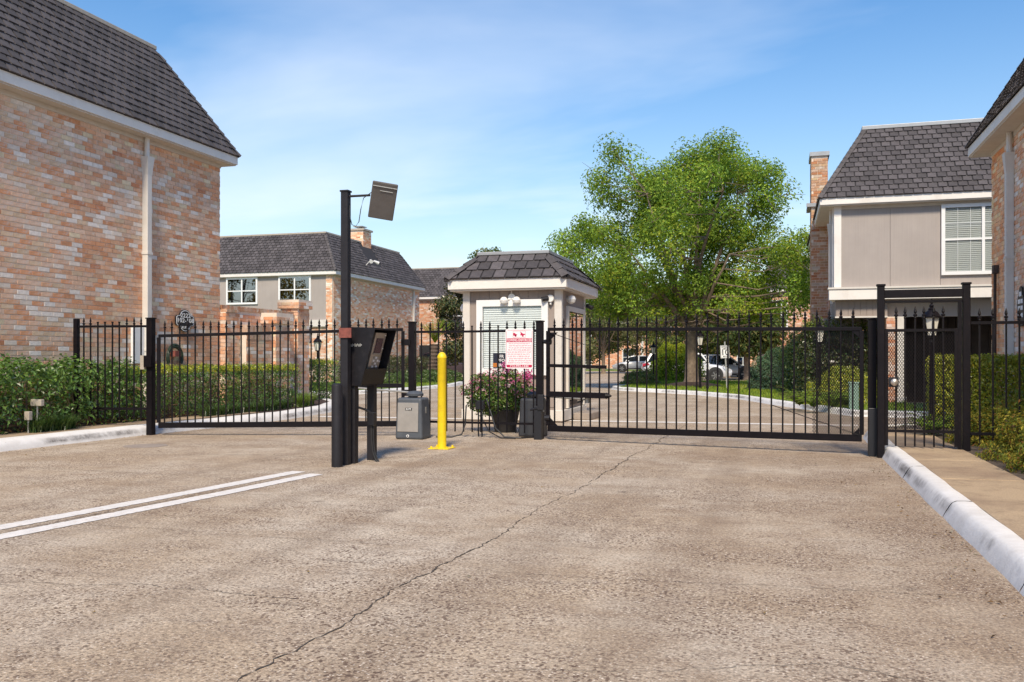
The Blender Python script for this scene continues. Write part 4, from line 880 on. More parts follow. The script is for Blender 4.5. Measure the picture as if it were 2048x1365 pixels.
# ================================================================== GATES AND FENCES
_pk = {}
def picket_mesh(L, fin=True, wd=.019):
    k = (round(L, 3), fin)
    if k in _pk: return _pk[k]
    m = MB(); m.box(-wd/2, wd/2, -wd/2, wd/2, 0, L)
    if fin:
        q = [(.013, 0), (.017, .012), (.013, .026), (.024, .036), (.024, .05), (.010, .062), (.013, .072), (.019, .085), (.0125, .115), (.002, .155)]
        m.lathe((0, 0, L), q, 6)
    else: m.box(-wd*.75, wd*.75, -wd*.75, wd*.75, L, L+.018)
    o = m.build('picket', 'black_metal'); me = o.data; bpy.data.objects.remove(o); _pk[k] = me; return me
def pickets(root, A, B, ts, L, fins=None):
    off = world_off(root)
    for i, t in enumerate(ts):
        p = Vector(A).lerp(Vector(B), t); ok = True if fins is None else fins(i)
        o = link_mesh('picket', picket_mesh(L if ok else L+.06, ok), root); o.location = p-off
        d = Vector(B)-Vector(A); o.rotation_euler = (random.uniform(-.004, .004), random.uniform(-.004, .004), math.atan2(d.y, d.x))
def post(name, label, x, y, z1, wd=.1, z0=-.02, rot=0, mat='black_metal', group='gate posts'):
    root = thing(name, label, 'post', (x, y, 0), group); m = MB(); c, s = math.cos(rot), math.sin(rot); h = wd/2
    m.bar((x, y, z0), (x, y, z1-.02), wd, wd, (c, s, 0)); m.build('shaft', mat, root, bevel=.006)
    m = MB(); m.bar((x, y, z1-.0195), (x, y, z1), wd+.022, wd+.022, (c, s, 0)); m.build('cap', mat, root, bevel=.004); return root
# left fence stub
A, B = Vector((-11.22, 12.28, 0)), Vector((-9.98, 12.5, 0))
f1 = thing('iron_fence', 'short black iron picket fence between hedge and left gate post with missing finials', 'fence', tuple(A.lerp(B, .5)+Vector((0, 0, .2))))
MB().bar(A+Vector((0, 0, 1.79)), B+Vector((0, 0, 1.79)), .03, .038).build('rail', 'black_metal', f1); MB().bar(A+Vector((0, 0, .43)), B+Vector((0, 0, .43)), .03, .038).build('rail', 'black_metal', f1)
MB().bar(A+Vector((0, 0, .15)), A+Vector((0, 0, 1.92)), .075, .075, (1, 0, 0)).build('end_post', 'black_metal', f1, bevel=.005)
pickets(f1, A+Vector((0, 0, .26)), B+Vector((0, 0, .26)), [(i+1)/10 for i in range(9)], 1.53, lambda i: i not in (2, 3, 4, 5))
pl_ = post('gate_post', 'black steel gate post with bronze hinge box between left fence and left gate', -9.93, 12.5, 1.93, .105)
MB().box(-10.06, -9.985, 12.40, 12.46, 1.08, 1.31).build('latch_box', 'coping', pl_); MB().box(-9.985, -9.84, 12.39, 12.445, 1.12, 1.30).build('bracket', 'black_metal', pl_)
post('gate_post', 'black steel post where the left gate meets the short fence of the middle island', -5.75, 13.6, 1.86, .105)
cp = post('gate_post', 'black steel post beside the towing sign with a magnetic latch low on it', -3.60, 13.6, 1.85, .105)
lb_ = MB(); lb_.box(-3.66, -3.54, 13.46, 13.545, .0, .52); lb_.box(-3.60, -3.50, 13.44, 13.50, .46, .70); lb_.build('latch_box', 'sign_black', cp, bevel=.006)
bk = MB(); bk.tube([(-3.72, 13.48, .46), (-3.60, 13.46, .49), (-3.50, 13.47, .44)], .018, 8); bk.cone((-3.50, 13.52, .34), (-3.42, 13.52, .34), .045, .05, 10); bk.cone((-3.54, 13.6, 1.52), (-3.42, 13.58, 1.52), .03, .05, 10); bk.build('bracket', 'sign_black', cp)
post('gate_post', 'black steel post catching the wide right gate at the white kerb', 1.14, 12.5, 1.78, .10)
MB().box(1.085, 1.195, 12.36, 12.448, .0, .62).build('latch_post', 'sign_black', bpy.data.objects['gate_post.003'], bevel=.006)
# middle fence
A, B = Vector((-5.69, 13.6, 0)), Vector((-3.66, 13.6, 0))
f2 = thing('iron_fence', 'black iron picket fence panel that carries the towing sign on the island', 'fence', tuple(A.lerp(B, .5)))
for z in (1.69, .235): MB().bar(A+Vector((0, 0, z)), B+Vector((0, 0, z)), .03, .036).build('rail', 'black_metal', f2)
pickets(f2, A+Vector((0, 0, .085)), B+Vector((0, 0, .085)), [(i+.7)/14 for i in range(14)], 1.62, lambda i: i not in (6, 9))
# left gate
def gate(name, label, A, B, zbA, zbB, ztA, ztB, n, extra=.0):
    A = Vector(A); B = Vector(B); root = thing(name, label, 'gate', (*A.lerp(B, .5).to_2d(), .1)); Z = Vector((0, 0, 1)); d = (B-A).normalized()
    MB().bar(A+Z*(zbA+.045), B+Z*(zbB+.045), .05, .09).build('bottom_rail', 'black_metal', root, bevel=.004)
    MB().bar(A+Z*ztA, B+Z*ztB, .045, .05).build('top_rail', 'black_metal', root, bevel=.004)
    for P, zb, zt in ((A, zbA, ztA), (B, zbB, ztB)): MB().bar(P+Z*(zb+.09), P+Z*(zt-.025), .05, .05, tuple(d)).build('stile', 'black_metal', root, bevel=.004)
    L = 1.5; pickets(root, A+Z*(zbA+.085), B+Z*(zbB+.085), [(i+.75)/(n+.5) for i in range(n)], (ztA+ztB)/2-(zbA+zbB)/2-.02)
    return root, d
g1, d = gate('driveway_gate', 'black iron swing gate before the clipped hedge and brick town house', (-9.80, 12.53, 0), (-5.88, 13.52, 0), .115, .155, 1.63, 1.73, 31)
Z = Vector((0, 0, 1)); Bq = Vector((-5.88, 13.52, 0))
MB().bar(Bq-d*1.12+Z*.82-Vector((0, .03, 0)), Bq+Z*.82-Vector((0, .03, 0)), .04, .07).build('arm_rail', 'black_metal', g1, bevel=.003); MB().bar(Bq-d*.03+Z*1.52, Bq+d*.12+Z*1.52, .05, .10).build('hinge', 'black_metal', g1)
MB().bar(Bq+d*.01+Z*.7, Bq+d*.13+Z*.7, .05, .10).build('hinge', 'black_metal', g1)
g2, d2 = gate('driveway_gate', 'wide black iron swing gate across the exit lane before the shade tree', (-3.45, 13.53, 0), (1.02, 12.58, 0), .13, .17, 1.71, 1.645, 30)
Aq = Vector((-3.45, 13.53, 0)); q = Vector((0, -.035, 0))
MB().bar(Aq+Z*1.15+q, Aq+d2*.98+Z*1.13+q, .035, .05).build('arm_rail', 'black_metal', g2, bevel=.003); MB().bar(Aq+Z*.71+q, Aq+d2*.98+Z*.70+q, .04, .085).build('arm_rail', 'black_metal', g2, bevel=.003)
m = MB(); m.cone(Aq+d2*.98+Z*.70+q, Aq+d2*1.06+Z*.70+q, .05, .012, 8); m.build('spear_end', 'black_metal', g2)
MB().tube([Aq+d2*.04+Z*1.66+q, Aq+d2*.62+Z*1.47+q], .006, 6).build('tension_rod', 'black_metal', g2)
Bq2 = Vector((1.02, 12.58, 0)); MB().tube([Bq2-d2*1.15+Z*.62+q, Bq2-d2*.05+Z*.26+q], .006, 6).build('tension_rod', 'black_metal', g2)
for P, s in ((Aq, 1), (Bq2, -1)):
    for zc, zs in ((.22, 1), (1.66, -1)): MB().extr([P+d2*s*.03+Z*zc, P+d2*s*.17+Z*zc, P+d2*s*.03+Z*(zc+zs*.13)], (0, -.012, 0)).build('gusset', 'black_metal', g2)
def mesh_panel(root, A, B, z0, z1, name='mesh_panel', sp=.030, wr=.0062):
    A = Vector(A); B = Vector(B); L = (B-A).length; d = (B-A)/L; H = z1-z0; m = MB(); nrm = Vector((d.y, -d.x, 0)); k = 1.6
    for sg in (1, -1):
        c = -H/k if sg > 0 else 0
        c0 = -H/k; 
        n = int((L+H/k)/sp)
        for i in range(n):
            s0 = c0+i*sp if sg > 0 else i*sp; pts = []
            # line s = s0 + sg*(z-z0)/k
            zA, zB = z0, z1
            ss = lambda z: s0+sg*(z-z0)/k
            za, zb = z0, z1
            lo, hi = (0-s0)*k*sg+z0, (L-s0)*k*sg+z0
            a, b = max(z0, min(lo, hi)), min(z1, max(lo, hi))
            if b-a < .01: continue
            P, Q = A+d*ss(a)+Vector((0, 0, a)), A+d*ss(b)+Vector((0, 0, b)); t = (Q-P).normalized(); w_ = t.cross(nrm).normalized()*wr/2
            m.quad(P-w_, P+w_, Q+w_, Q-w_)
    o = m.build(name, 'black_metal', root, fixn=False); o['kind'] = 'stuff'; return o
mesh_panel(g2, Bq2-d2*.62+Vector((0, .02, 0)), Bq2+Vector((0, .02, 0)), .25, 1.62)
# pedestrian gate in its portal
pg = thing('gate_portal', 'tall black steel portal frame over the sidewalk around the pedestrian gate', 'gate frame', (1.71, 12.25, .1))
for x in (1.22, 2.20):
    MB().bar((x, 12.25, .0), (x, 12.25, 2.17), .085, .085, (1, 0, 0)).build('post', 'black_metal', pg, bevel=.005); MB().box(x-.052, x+.052, 12.198, 12.302, 2.171, 2.195).build('cap', 'black_metal', pg)
MB().box(1.263, 2.157, 12.21, 12.29, 2.02, 2.12).build('header', 'black_metal', pg, bevel=.004); MB().box(1.263, 2.157, 12.23, 12.27, 1.955, 1.985).build('stop_bar', 'black_metal', pg)
MB().box(2.105, 2.145, 12.225, 12.265, .13, 1.954).build('jamb', 'black_metal', pg)
ga = thing('pedestrian_gate', 'narrow black iron pedestrian gate with mesh and round steel knob over the sidewalk', 'gate', (1.68, 12.24, .2))
for z in (1.61, .345): MB().box(1.28, 2.10, 12.225, 12.26, z-.018, z+.018).build('rail', 'black_metal', ga)
for x in (1.285, 2.085): MB().box(x-.018, x+.018, 12.222, 12.262, .16, 1.63).build('stile', 'black_metal', ga)
pickets(ga, (1.30, 12.242, .155), (2.07, 12.242, .155), [(i+.85)/7 for i in range(6)], 1.60)
mesh_panel(ga, (1.30, 12.262, 0), (2.07, 12.262, 0), .36, 1.60)
lk = MB(); lk.box(1.305, 1.42, 12.185, 12.222, .90, 1.02); lk.build('lock_plate', 'sign_black', ga); kn = MB(); kn.lathe((0, 0, 0), [(.02, 0), (.022, .03), (.042, .04), (.045, .06), (.03, .075), (.005, .08)], 14)
kn.v = [(1.365+x, 12.185-z, .96+y) for x, y, z in kn.v]; kn.build('knob', 'steel', ga, smooth=True)
A, B = Vector((2.25, 12.25, 0)), Vector((4.0, 12.25, 0))
f3 = thing('iron_fence', 'black iron picket fence running from the pedestrian gate to the tan brick house', 'fence', tuple(A.lerp(B, .5)+Vector((0, 0, .2))))
for z in (1.695, .33): MB().bar(A+Vector((0, 0, z)), B+Vector((0, 0, z)), .03, .036).build('rail', 'black_metal', f3)
pickets(f3, A+Vector((0, 0, .2)), B+Vector((0, 0, .2)), [(i+.7)/12 for i in range(12)], 1.52)

# ================================================================== ENTRY EQUIPMENT
# keypad pedestal: near side panel faces the camera, hooded face looks into the lane (+X)
kx, ky0, ky1 = -5.04, 9.72, 10.34
kp = thing('keypad_kiosk', 'black hooded call box kiosk on two posts with steel keypad plate', 'kiosk', (-4.9, 10.0, 0))
zt_, zb_ = 1.62, .93; top = .46; bot = .27; th = .014
def kside(y, nm):
    m = MB(); m.extr([(kx, y, zb_), (kx+bot, y, zb_), (kx+top, y, zt_), (kx, y, zt_+.015)], (0, th, 0)); m.build(nm, 'kiosk_black', kp, bevel=.003)
kside(ky0, 'side_panel'); kside(ky1-th, 'side_panel')
MB().box(kx, kx+th, ky0+th+.001, ky1-th-.001, zb_, zt_+.01).build('back_panel', 'kiosk_black', kp)
MB().extr([(kx+.015, ky0+th+.001, zt_-.012), (kx+top, ky0+th+.001, zt_-.018), (kx+top, ky0+th+.001, zt_), (kx+.015, ky0+th+.001, zt_+.008)], (0, ky1-ky0-2*th-.002, 0)).build('hood', 'kiosk_black', kp)
MB().box(kx+.015, kx+bot, ky0+th+.001, ky1-th-.001, zb_, zb_+.012).build('floor_panel', 'kiosk_black', kp)
MB().extr([(kx+bot-.012, ky0+th+.001, zb_+.013), (kx+bot, ky0+th+.001, zb_+.013), (kx+bot+.055, ky0+th+.001, zb_+.20), (kx+bot+.043, ky0+th+.001, zb_+.20)], (0, ky1-ky0-2*th-.002, 0)).build('front_apron', 'kiosk_black', kp)
fp = MB().extr([(kx+.21, 9.94, 1.12), (kx+.25, 9.94, 1.12), (kx+.37, 9.94, 1.57), (kx+.33, 9.94, 1.57)], (0, .30, 0)).build('keypad_plate', 'steel', kp, bevel=.004)
def onplate(y0, y1, z0, z1, nm, mt, t=.008):
    f = lambda z: kx+.2505+(z-1.12)*.12/.45; y0 += .04; y1 += .04
    MB().extr([(f(z0), y0, z0), (f(z0)+t, y0, z0), (f(z1)+t, y0, z1), (f(z1), y0, z1)], (0, y1-y0, 0)).build(nm, mt, fp)
onplate(9.96, 10.13, 1.32, 1.50, 'screen', 'lcd'); onplate(9.95, 10.14, 1.305, 1.319, 'screen_bezel', 'galv', .012)
for r_ in range(4):
    for c_ in range(3): onplate(9.985+c_*.055, 10.025+c_*.055, 1.145+r_*.036, 1.17+r_*.036, 'key', 'vinyl' if (r_+c_) % 2 == 0 else 'galv', .007)
for z in (1.22, 1.54, 1.38): onplate(10.165, 10.185, z-.008, z+.008, 'screw', 'vinyl', .006)
MB().box(-4.965, -4.865, 9.75, 9.85, .0, zb_).build('leg', 'post_grey', kp, bevel=.005); MB().box(-4.90, -4.805, 10.15, 10.245, .0, zb_).build('leg', 'post_grey', kp, bevel=.005)
pm = MB()
for i in range(13): pm.box(kx+.075+i*.0165, kx+.086+i*.0165, ky0-.002, ky0-.0006, 1.398+.012*(i % 3 == 0), 1.425+.008*(i % 2))
pm.build('worn_label', 'galv', kp)
jb = MB(); jb.box(-4.80, -4.73, 9.98, 10.06, .44, .60); jb.build('junction_box', 'sign_black', kp, bevel=.006)
cb = MB(); cb.tube([(-4.88, 9.86, .67), (-4.83, 9.95, .64), (-4.78, 10.0, .60)], .014, 8); cb.tube([(-4.775, 10.02, .44), (-4.77, 10.02, .25), (-4.755, 10.02, .12), (-4.72, 10.02, .03), (-4.70, 10.02, .004)], .014, 8); cb.tube([(-4.755, 10.03, .44), (-4.752, 10.03, .25), (-4.735, 10.03, .12), (-4.70, 10.03, .03), (-4.68, 10.03, .004)], .010, 8); cb.build('conduit', 'cable', kp)
# solar pole
sp = thing('solar_pole', 'tall dark square pole carrying a tilted solar panel above the call box', 'pole', (-4.92, 9.63, 0))
MB().box(-4.965, -4.875, 9.585, 9.675, 0, 3.22).build('shaft', 'post_grey', sp, bevel=.006); MB().box(-4.973, -4.867, 9.577, 9.683, 3.221, 3.24).build('cap', 'post_grey', sp)
MB().box(-4.975, -4.82, 9.565, 9.584, 1.50, 1.615).build('red_bracket', 'rust_red', sp)
MB().tube([(-4.875, 9.63, 3.17), (-4.62, 9.66, 3.175)], .014, 8).build('arm', 'post_grey', sp)
pn = MB(); c = Vector((-4.47, 9.69, 3.10)); a = (Vector((CT, ST, 0))*.283+Vector((-ST, CT, 0))*.05+Vector((0, 0, -.041))).normalized(); b = (Vector((CT, ST, 0))*.106-Vector((-ST, CT, 0))*.2+Vector((0, 0, .39))).normalized(); nn = a.cross(b); b = nn.cross(a)
hw, hh = .148, .225
pts = [c-a*hw-b*hh, c+a*hw-b*hh, c+a*hw+b*hh, c-a*hw+b*hh]; pn.extr(pts, -nn*.03); po_ = pn.build('solar_panel', 'panel_back', sp, bevel=.012)
e_ = MB(); e_.bar(c-a*(hw-.01)+b*(hh-.05)+nn*.004, c+a*(hw-.005)+b*(hh-.05)+nn*.004, .008, .008); e_.bar(c-a*.05+b*(hh-.1)+nn*.004, c+a*.1+b*(hh-.1)+nn*.004, .006, .006); e_.build('panel_rib', 'galv', po_)
MB().tube([(-4.865, 9.62, 3.06), (-4.86, 9.61, 2.94), (-4.83, 9.61, 2.83), (-4.78, 9.61, 2.81), (-4.74, 9.61, 2.86), (-4.72, 9.62, 3.01), (-4.69, 9.63, 3.14), (-4.60, 9.66, 3.21)], .005, 6).build('cable', 'cable', sp)
bb = MB(); bb.lathe((-4.925, 9.42, 0), [(.064, 0), (.064, .935), (.058, .955), (.03, .968), (.004, .97)], 20); tag(bb.build('bollard', 'post_grey', smooth=True), 'dark grey steel bollard guarding the call box posts', 'bollard')
yb = thing('bollard', 'bright yellow domed bollard bolted to the pavement before the fence', 'bollard', (-4.53, 11.77, 0))
m = MB(); m.lathe((-4.53, 11.77, .012), [(.062, 0), (.062, 1.245), (.066, 1.25), (.066, 1.262), (.060, 1.285), (.045, 1.315), (.022, 1.332), (.003, 1.336)], 24); m.build('tube', 'yellow', yb, smooth=True)
MB().box(-4.68, -4.38, 11.62, 11.92, .001, .0125).build('base_plate', 'yellow', yb, bevel=.003)
for sx in (-1, 1):
    for sy in (-1, 1): MB().cone((-4.53+sx*.115, 11.77+sy*.115, .0125), (-4.53+sx*.115, 11.77+sy*.115, .04), .016, .013, 6).build('bolt', 'yellow', yb)
def operator(name, label, x0, x1, y0, y1, h, mat, front=True):
    root = thing(name, label, 'gate operator', ((x0+x1)/2, (y0+y1)/2, 0)); m = MB(); t = .025
    m.add([(x0-t, y0-t, 0), (x1+t, y0-t, 0), (x1+t, y1+t, 0), (x0-t, y1+t, 0), (x0, y0, h), (x1, y0, h), (x1, y1, h), (x0, y1, h)], [(0,3,2,1),(4,5,6,7),(0,1,5,4),(1,2,6,5),(2,3,7,6),(3,0,4,7)]); b = m.build('housing', mat, root, bevel=.035)
    b.modifiers['bevel'].segments = 3
    m = MB(); cx, cy = (x0+x1)/2+.03, (y0+y1)/2; m.lathe((cx, cy, h-.01), [(.03, 0), (.05, .03), (.13, .035), (.135, .07), (.10, .105), (.03, .115)], 18); m.build('crank_hub', mat, root, smooth=True)
    if front:
        f = lambda z: y0-t*(1-z/h)-.002
        m = MB(); m.extr([(x0+.02, f(.12), .12), (x1-.045, f(.12), .12), (x1-.045, f(h-.075), h-.075), (x0+.02, f(h-.075), h-.075)], (0, -.008, 0)); p = m.build('steel_plate', 'steel', root, bevel=.002)
        yz = f(.47)-.0095; m = MB(); m.box((x0+x1)/2-.055, (x0+x1)/2+.055, yz-.003, yz+.001, .45, .49); m.build('name_badge', 'sign_black', root); text_mesh('lettering', 'ELITE', .038, ((x0+x1)/2, yz-.0035, .47), (1, 0, 0), (0, 0, 1), 'letter_white', root)
        m = MB(); m.cone(((x0+x1)/2-.01, f(.05), .055), ((x0+x1)/2-.01, f(.05)-.01, .055), .022, .022, 16); m.build('lock', 'vinyl', root); MB().cone(((x0+x1)/2-.01, f(.05)-.0105, .055), ((x0+x1)/2-.01, f(.05)-.014, .055), .012, .012, 12).build('keyhole', 'sign_black', root)
        m = MB(); m.box(x1+.003, x1+.012, (y0+y1)/2-.025, (y0+y1)/2+.025, .40, .50); m.build('side_badge', 'galv', root)
    return root
op1 = operator('gate_operator', 'grey gate operator cabinet with steel front plate beside the yellow bollard', -5.74, -5.33, 12.96, 13.30, .645, 'operator_grey')
m = MB(); m.tube([(-5.55, 13.13, .72), (-6.2, 13.22, .76), (-6.72, 13.29, .79)], .016, 8); m.cone((-6.72, 13.29, .74), (-6.72, 13.29, .86), .04, .04, 10); m.build('gate_arm', 'galv', op1)
op2 = operator('gate_operator', 'dark gate operator cabinet behind the fence under the towing sign', -4.02, -3.66, 13.92, 14.24, .62, 'operator_dark', False)
m = MB(); m.tube([(-3.84, 14.08, .66), (-3.2, 13.75, .64), (-2.82, 13.46, .63)], .015, 8); m.cone((-2.82, 13.46, .58), (-2.82, 13.46, .69), .035, .035, 10); m.build('gate_arm', 'galv', op2)
# towing sign
ts = thing('towing_sign', 'white towing sign with red print wired to the iron fence', 'sign', (-3.925, 13.565, 1.1))
x0, x1, z0, z1, yv = -4.148, -3.702, 1.10, 1.72, 13.562
def rrect(x0, x1, z0, z1, r, y, n=5):
    P = []
    for cx, cz, a0 in ((x1-r, z1-r, 0), (x0+r, z1-r, 90), (x0+r, z0+r, 180), (x1-r, z0+r, 270)):
        for k in range(n+1):
            a = math.radians(a0+90*k/n); P.append((cx+r*math.cos(a), y, cz+r*math.sin(a)))
    return P
MB().extr(rrect(x0, x1, z0, z1, .022, yv), (0, .004, 0)).build('plate', 'sign_white', ts)
y1_ = yv-.0012
for a in ((x0+.012, x1-.012, 1.12, 1.705),):
    bo = MB(); q = .004; bo.box(a[0], a[0]+q, y1_, yv-.0003, a[2]+.02, a[3]-.02); bo.box(a[1]-q, a[1], y1_, yv-.0003, a[2]+.02, a[3]-.02); bo.box(a[0]+.02, a[1]-.02, y1_, yv-.0003, a[3]-q, a[3]); bo.build('border', 'sign_red', ts)
MB().box(x0+.014, x1-.014, y1_, yv-.0003, 1.515, 1.575).build('title_band', 'sign_red', ts)
text_mesh('lettering', 'TOWING ENFORCED', .060, ((x0+x1)/2, y1_-.0012, 1.543), (1, 0, 0), (0, 0, 1), 'sign_white', ts, sx=.72)
MB().extr(rrect(x0+.014, x1-.014, 1.118, 1.16, .018, y1_), (0, .0009, 0)).build('phone_band', 'sign_red', ts); text_mesh('lettering', '713-993-1440', .047, ((x0+x1)/2, y1_-.0012, 1.138), (1, 0, 0), (0, 0, 1), 'sign_white', ts, sx=1.15)
tk = MB()
bo = (x0+.12, x1-.12, 1.588, 1.69); q = .003
tk.box(bo[0], bo[1], y1_, yv-.0003, bo[2], bo[2]+q); tk.box(bo[0], bo[1], y1_, yv-.0003, bo[3]-q, bo[3]); tk.box(bo[0], bo[0]+q, y1_, yv-.0003, bo[2], bo[3]); tk.box(bo[1]-q, bo[1], y1_, yv-.0003, bo[2], bo[3])
for P in ([(.005, .03), (.05, .022), (.072, .045), (.05, .055), (.02, .075), (.005, .07)], [(.125, .03), (.20, .04), (.20, .055), (.165, .06), (.13, .085), (.115, .09), (.13, .07), (.122, .05)]): tk.extr([(bo[0]+x, y1_, bo[2]+z) for x, z in P], (0, .0009, 0))
for x in (.045, .162): tk.cone((bo[0]+x, yv-.0003, bo[2]+.024), (bo[0]+x, y1_, bo[2]+.024), .014, .014, 12)
tk.build('tow_truck_emblem', 'sign_red', ts)
pr = MB(); r2 = np.random.default_rng(5)
for i in range(10):
    z = 1.492-i*.0335; x = x0+.028+r2.uniform(0, .03); xe = x1-.028-r2.uniform(0, .03)
    while x < xe:
        wl = r2.uniform(.018, .05); k = x
        while k < min(x+wl, xe): pr.box(k, k+.0045, y1_, yv-.0003, z-.010+r2.choice([0, .006]), z+.010-r2.choice([0, .0, .006])); k += .0075
        x += wl+.012
pr.build('small_print', 'sign_pink', ts)
# number plaques
def plaque(name, label, O, ax, nr, wd, ht, lines, dark=True):
    O = Vector(O); ax = Vector(ax); nr = Vector(nr); Zv = Vector((0, 0, 1)); root = thing(name, label, 'plaque', tuple(O-Zv*ht/2))
    def outline(s):
        P = []; w_, h_ = wd/2*s, ht/2*s
        for k in range(-6, 7): a = math.radians(90-k*11.5); P.append((math.cos(a)*w_*.55*1.05, h_*.42+math.sin(a)*h_*.58))
        P += [(w_*.62, h_*.48), (w_*.9, h_*.46), (w_, h_*.32), (w_, -h_*.32), (w_*.9, -h_*.46), (w_*.62, -h_*.48)]
        for k in range(-6, 7): a = math.radians(-90-k*11.5); P.append((math.cos(a)*w_*.55*1.05, -h_*.42+math.sin(a)*h_*.58))
        P += [(-w_*.62, -h_*.48), (-w_*.9, -h_*.46), (-w_, -h_*.32), (-w_, h_*.32), (-w_*.9, h_*.46), (-w_*.62, h_*.48)]
        return P
    for s, d0, t, nm, mt in ((1., .016, .02, 'backing', 'sign_black'), (.93, .0365, .003, 'border', 'letter_white'), (.86, .040, .003, 'field', 'sign_black')):
        MB().extr([O+ax*x+Zv*z+nr*d0 for x, z in outline(s)], nr*t).build(nm, mt, root)
    for t, z, sz, sx in lines: text_mesh('lettering', t, sz, O+Zv*z+nr*.0445, ax, (0, 0, 1), 'letter_white', root, sx=sx)
    return root
plaque('number_plaque', 'black quatrefoil plaque reading 2222 and 102-108 on the brick town house', (-11.965, 16.09, 2.05), (0, 1, 0), (1, 0, 0), .62, .47, [('2222', .105, .125, 1.35), ('102-108', .0, .13, 1.3), ('RUFUS', -.145, .07, 1.2)])
pq = thing('number_plaque', 'dark arched address plaque on the tan brick house wall', 'plaque', (4.03, 17.5, 1.7))
m = MB(); Pp = [(17.38, 1.82), (17.30, 1.9), (17.28, 2.25), (17.34, 2.34), (17.40, 2.36)]+[(17.52-.12*math.cos(math.radians(a)), 2.36+.16*math.sin(math.radians(a))) for a in range(0, 181, 20)]+[(17.70, 2.34), (17.76, 2.25), (17.74, 1.9), (17.66, 1.82)]
m.extr([(4.0, y, z) for y, z in Pp], (.02, 0, 0)); m.build('backing', 'sign_black', pq)
m = MB()
for z in (1.97, 2.10, 2.215): m.box(3.996, 3.9995, 17.36, 17.50, z, z+.075); m.box(3.996, 3.9995, 17.53, 17.68, z, z+.075)
m.box(3.996, 3.9995, 17.45, 17.59, 2.34, 2.42); m.build('number_rows', 'letter_white', pq)

# cables by the fence
cbx = thing('cable_box', 'small black junction box on short stakes with looping cables by the fence', 'junction box', (-4.62, 13.75, 0))
MB().box(-4.70, -4.56, 13.70, 13.78, .44, .58).build('box', 'sign_black', cbx, bevel=.006)
for x in (-4.66, -4.60): MB().tube([(x, 13.74, 0), (x, 13.74, .44)], .012, 6).build('stake', 'sign_black', cbx)
MB().tube([(-4.66, 13.72, .56), (-4.74, 13.66, .62), (-4.82, 13.6, .5), (-4.83, 13.58, .2), (-4.86, 13.5, .05), (-5.0, 13.42, .014), (-5.25, 13.38, .014)], .012, 8).build('cable', 'cable', cbx)
MB().tube([(-4.58, 13.72, .56), (-4.50, 13.68, .60), (-4.42, 13.6, .44), (-4.30, 13.52, .16), (-4.15, 13.5, .03), (-3.9, 13.56, .014), (-3.72, 13.8, .014)], .013, 8).build('cable', 'cable', cbx)
MB().tube([(-4.6, 13.73, .44), (-4.56, 13.66, .28), (-4.42, 13.56, .10), (-4.2, 13.47, .014), (-3.95, 13.45, .014)], .010, 8).build('cable', 'cable', cbx)
# hose on wall
hr = thing('garden_hose', 'coiled garden hose hanging on the brick wall behind the left gate', 'hose', (-11.9, 15.75, 1.0))
m = MB()
for k in range(5):
    r_ = .17+.016*k; m.tube([(-11.93+.02*(k % 2), 15.75+r_*1.1*math.cos(t), 1.28+.24*math.sin(t)*(r_/.2)) for t in np.linspace(-.5, math.pi+.5, 16)], .013, 6)
m.build('coil', 'hose', hr); MB().box(-11.97, -11.85, 15.66, 15.84, 1.30, 1.42).build('bracket', 'rust_red', hr)
# little irrigation / light box in the bed
pb = thing('pedestal_outlet', 'small grey outlet box on a stake in front of the glossy hedge', 'outlet', (-10.72, 10.78, .15))
MB().box(-10.765, -10.675, 10.74, 10.81, .34, .47).build('box', 'coping', pb, bevel=.008); MB().tube([(-10.72, 10.775, .1), (-10.72, 10.775, .34)], .012, 6).build('stake', 'galv', pb)
fb = thing('bed_light', 'flat grey floodlight standing in the hedge above an outlet box', 'floodlight', (-10.76, 10.98, .15))
MB().box(-10.86, -10.66, 10.95, 11.02, .54, .64).build('head', 'coping', fb, bevel=.01); MB().tube([(-10.76, 10.985, .1), (-10.76, 10.985, .54)], .012, 6).build('stake', 'galv', fb)
tag(MB().lathe((-8.75, 10.9, .001), [(.30, 0), (.30, .003), (.27, .0045), (.26, .0045)], 28).build('manhole_cover', 'step_concrete'), 'round flat drain cover set in the drive near the left kerb', 'drain cover')

# ================================================================== LANTERN POSTS AND SIGNS
def lantern(label, x, y, H, s=1.):
    root = thing('lantern_post', label, 'street lamp', (x, y, .05), 'black lantern posts'); zb = H-.62*s
    MB().lathe((x, y, 0), [(.055*s, 0), (.05*s, .25), (.038*s, .3), (.034*s, zb-.12), (.045*s, zb-.1), (.03*s, zb-.05), (.05*s, zb)], 10).build('post', 'black_metal', root, smooth=True)
    n = 6; r0, r1, h = .075*s, .13*s, .30*s; hd = []
    m = MB(); m.cone((x, y, zb+.01), (x, y, zb+h), r0*.93, r1*.93, n); g = m.build('glass', 'lamp_glass', root)
    m = MB()
    for i in range(n):
        t = 2*math.pi*i/n; u = None
        d_ = Vector((0, 0, 1)); a_ = d_.cross(Vector((1, 0, 0))).normalized(); b_ = d_.cross(a_)
        f = lambda r: a_*r*math.cos(t)+b_*r*math.sin(t); m.bar(Vector((x, y, zb))+f(r0), Vector((x, y, zb+h))+f(r1), .014*s, .014*s)
    m.lathe((x, y, zb), [(r0*1.05, -.015*s), (r0*1.1, .0), (r0*1.05, .012*s)], n); m.build('cage', 'black_metal', root)
    m = MB(); m.lathe((x, y, zb+h), [(r1*1.15, 0), (r1*1.18, .018*s), (r1*.7, .10*s), (r1*.38, .13*s), (r1*.42, .15*s), (r1*.22, .17*s), (r1*.30, .20*s), (r1*.12, .23*s), (r1*.17, .26*s), (.006, .32*s)], 12); m.build('cap', 'black_metal', root, smooth=True)
lantern('black lantern post beside the yellow green hedge seen through the pedestrian gate', 2.28, 15.45, 2.2, .95)
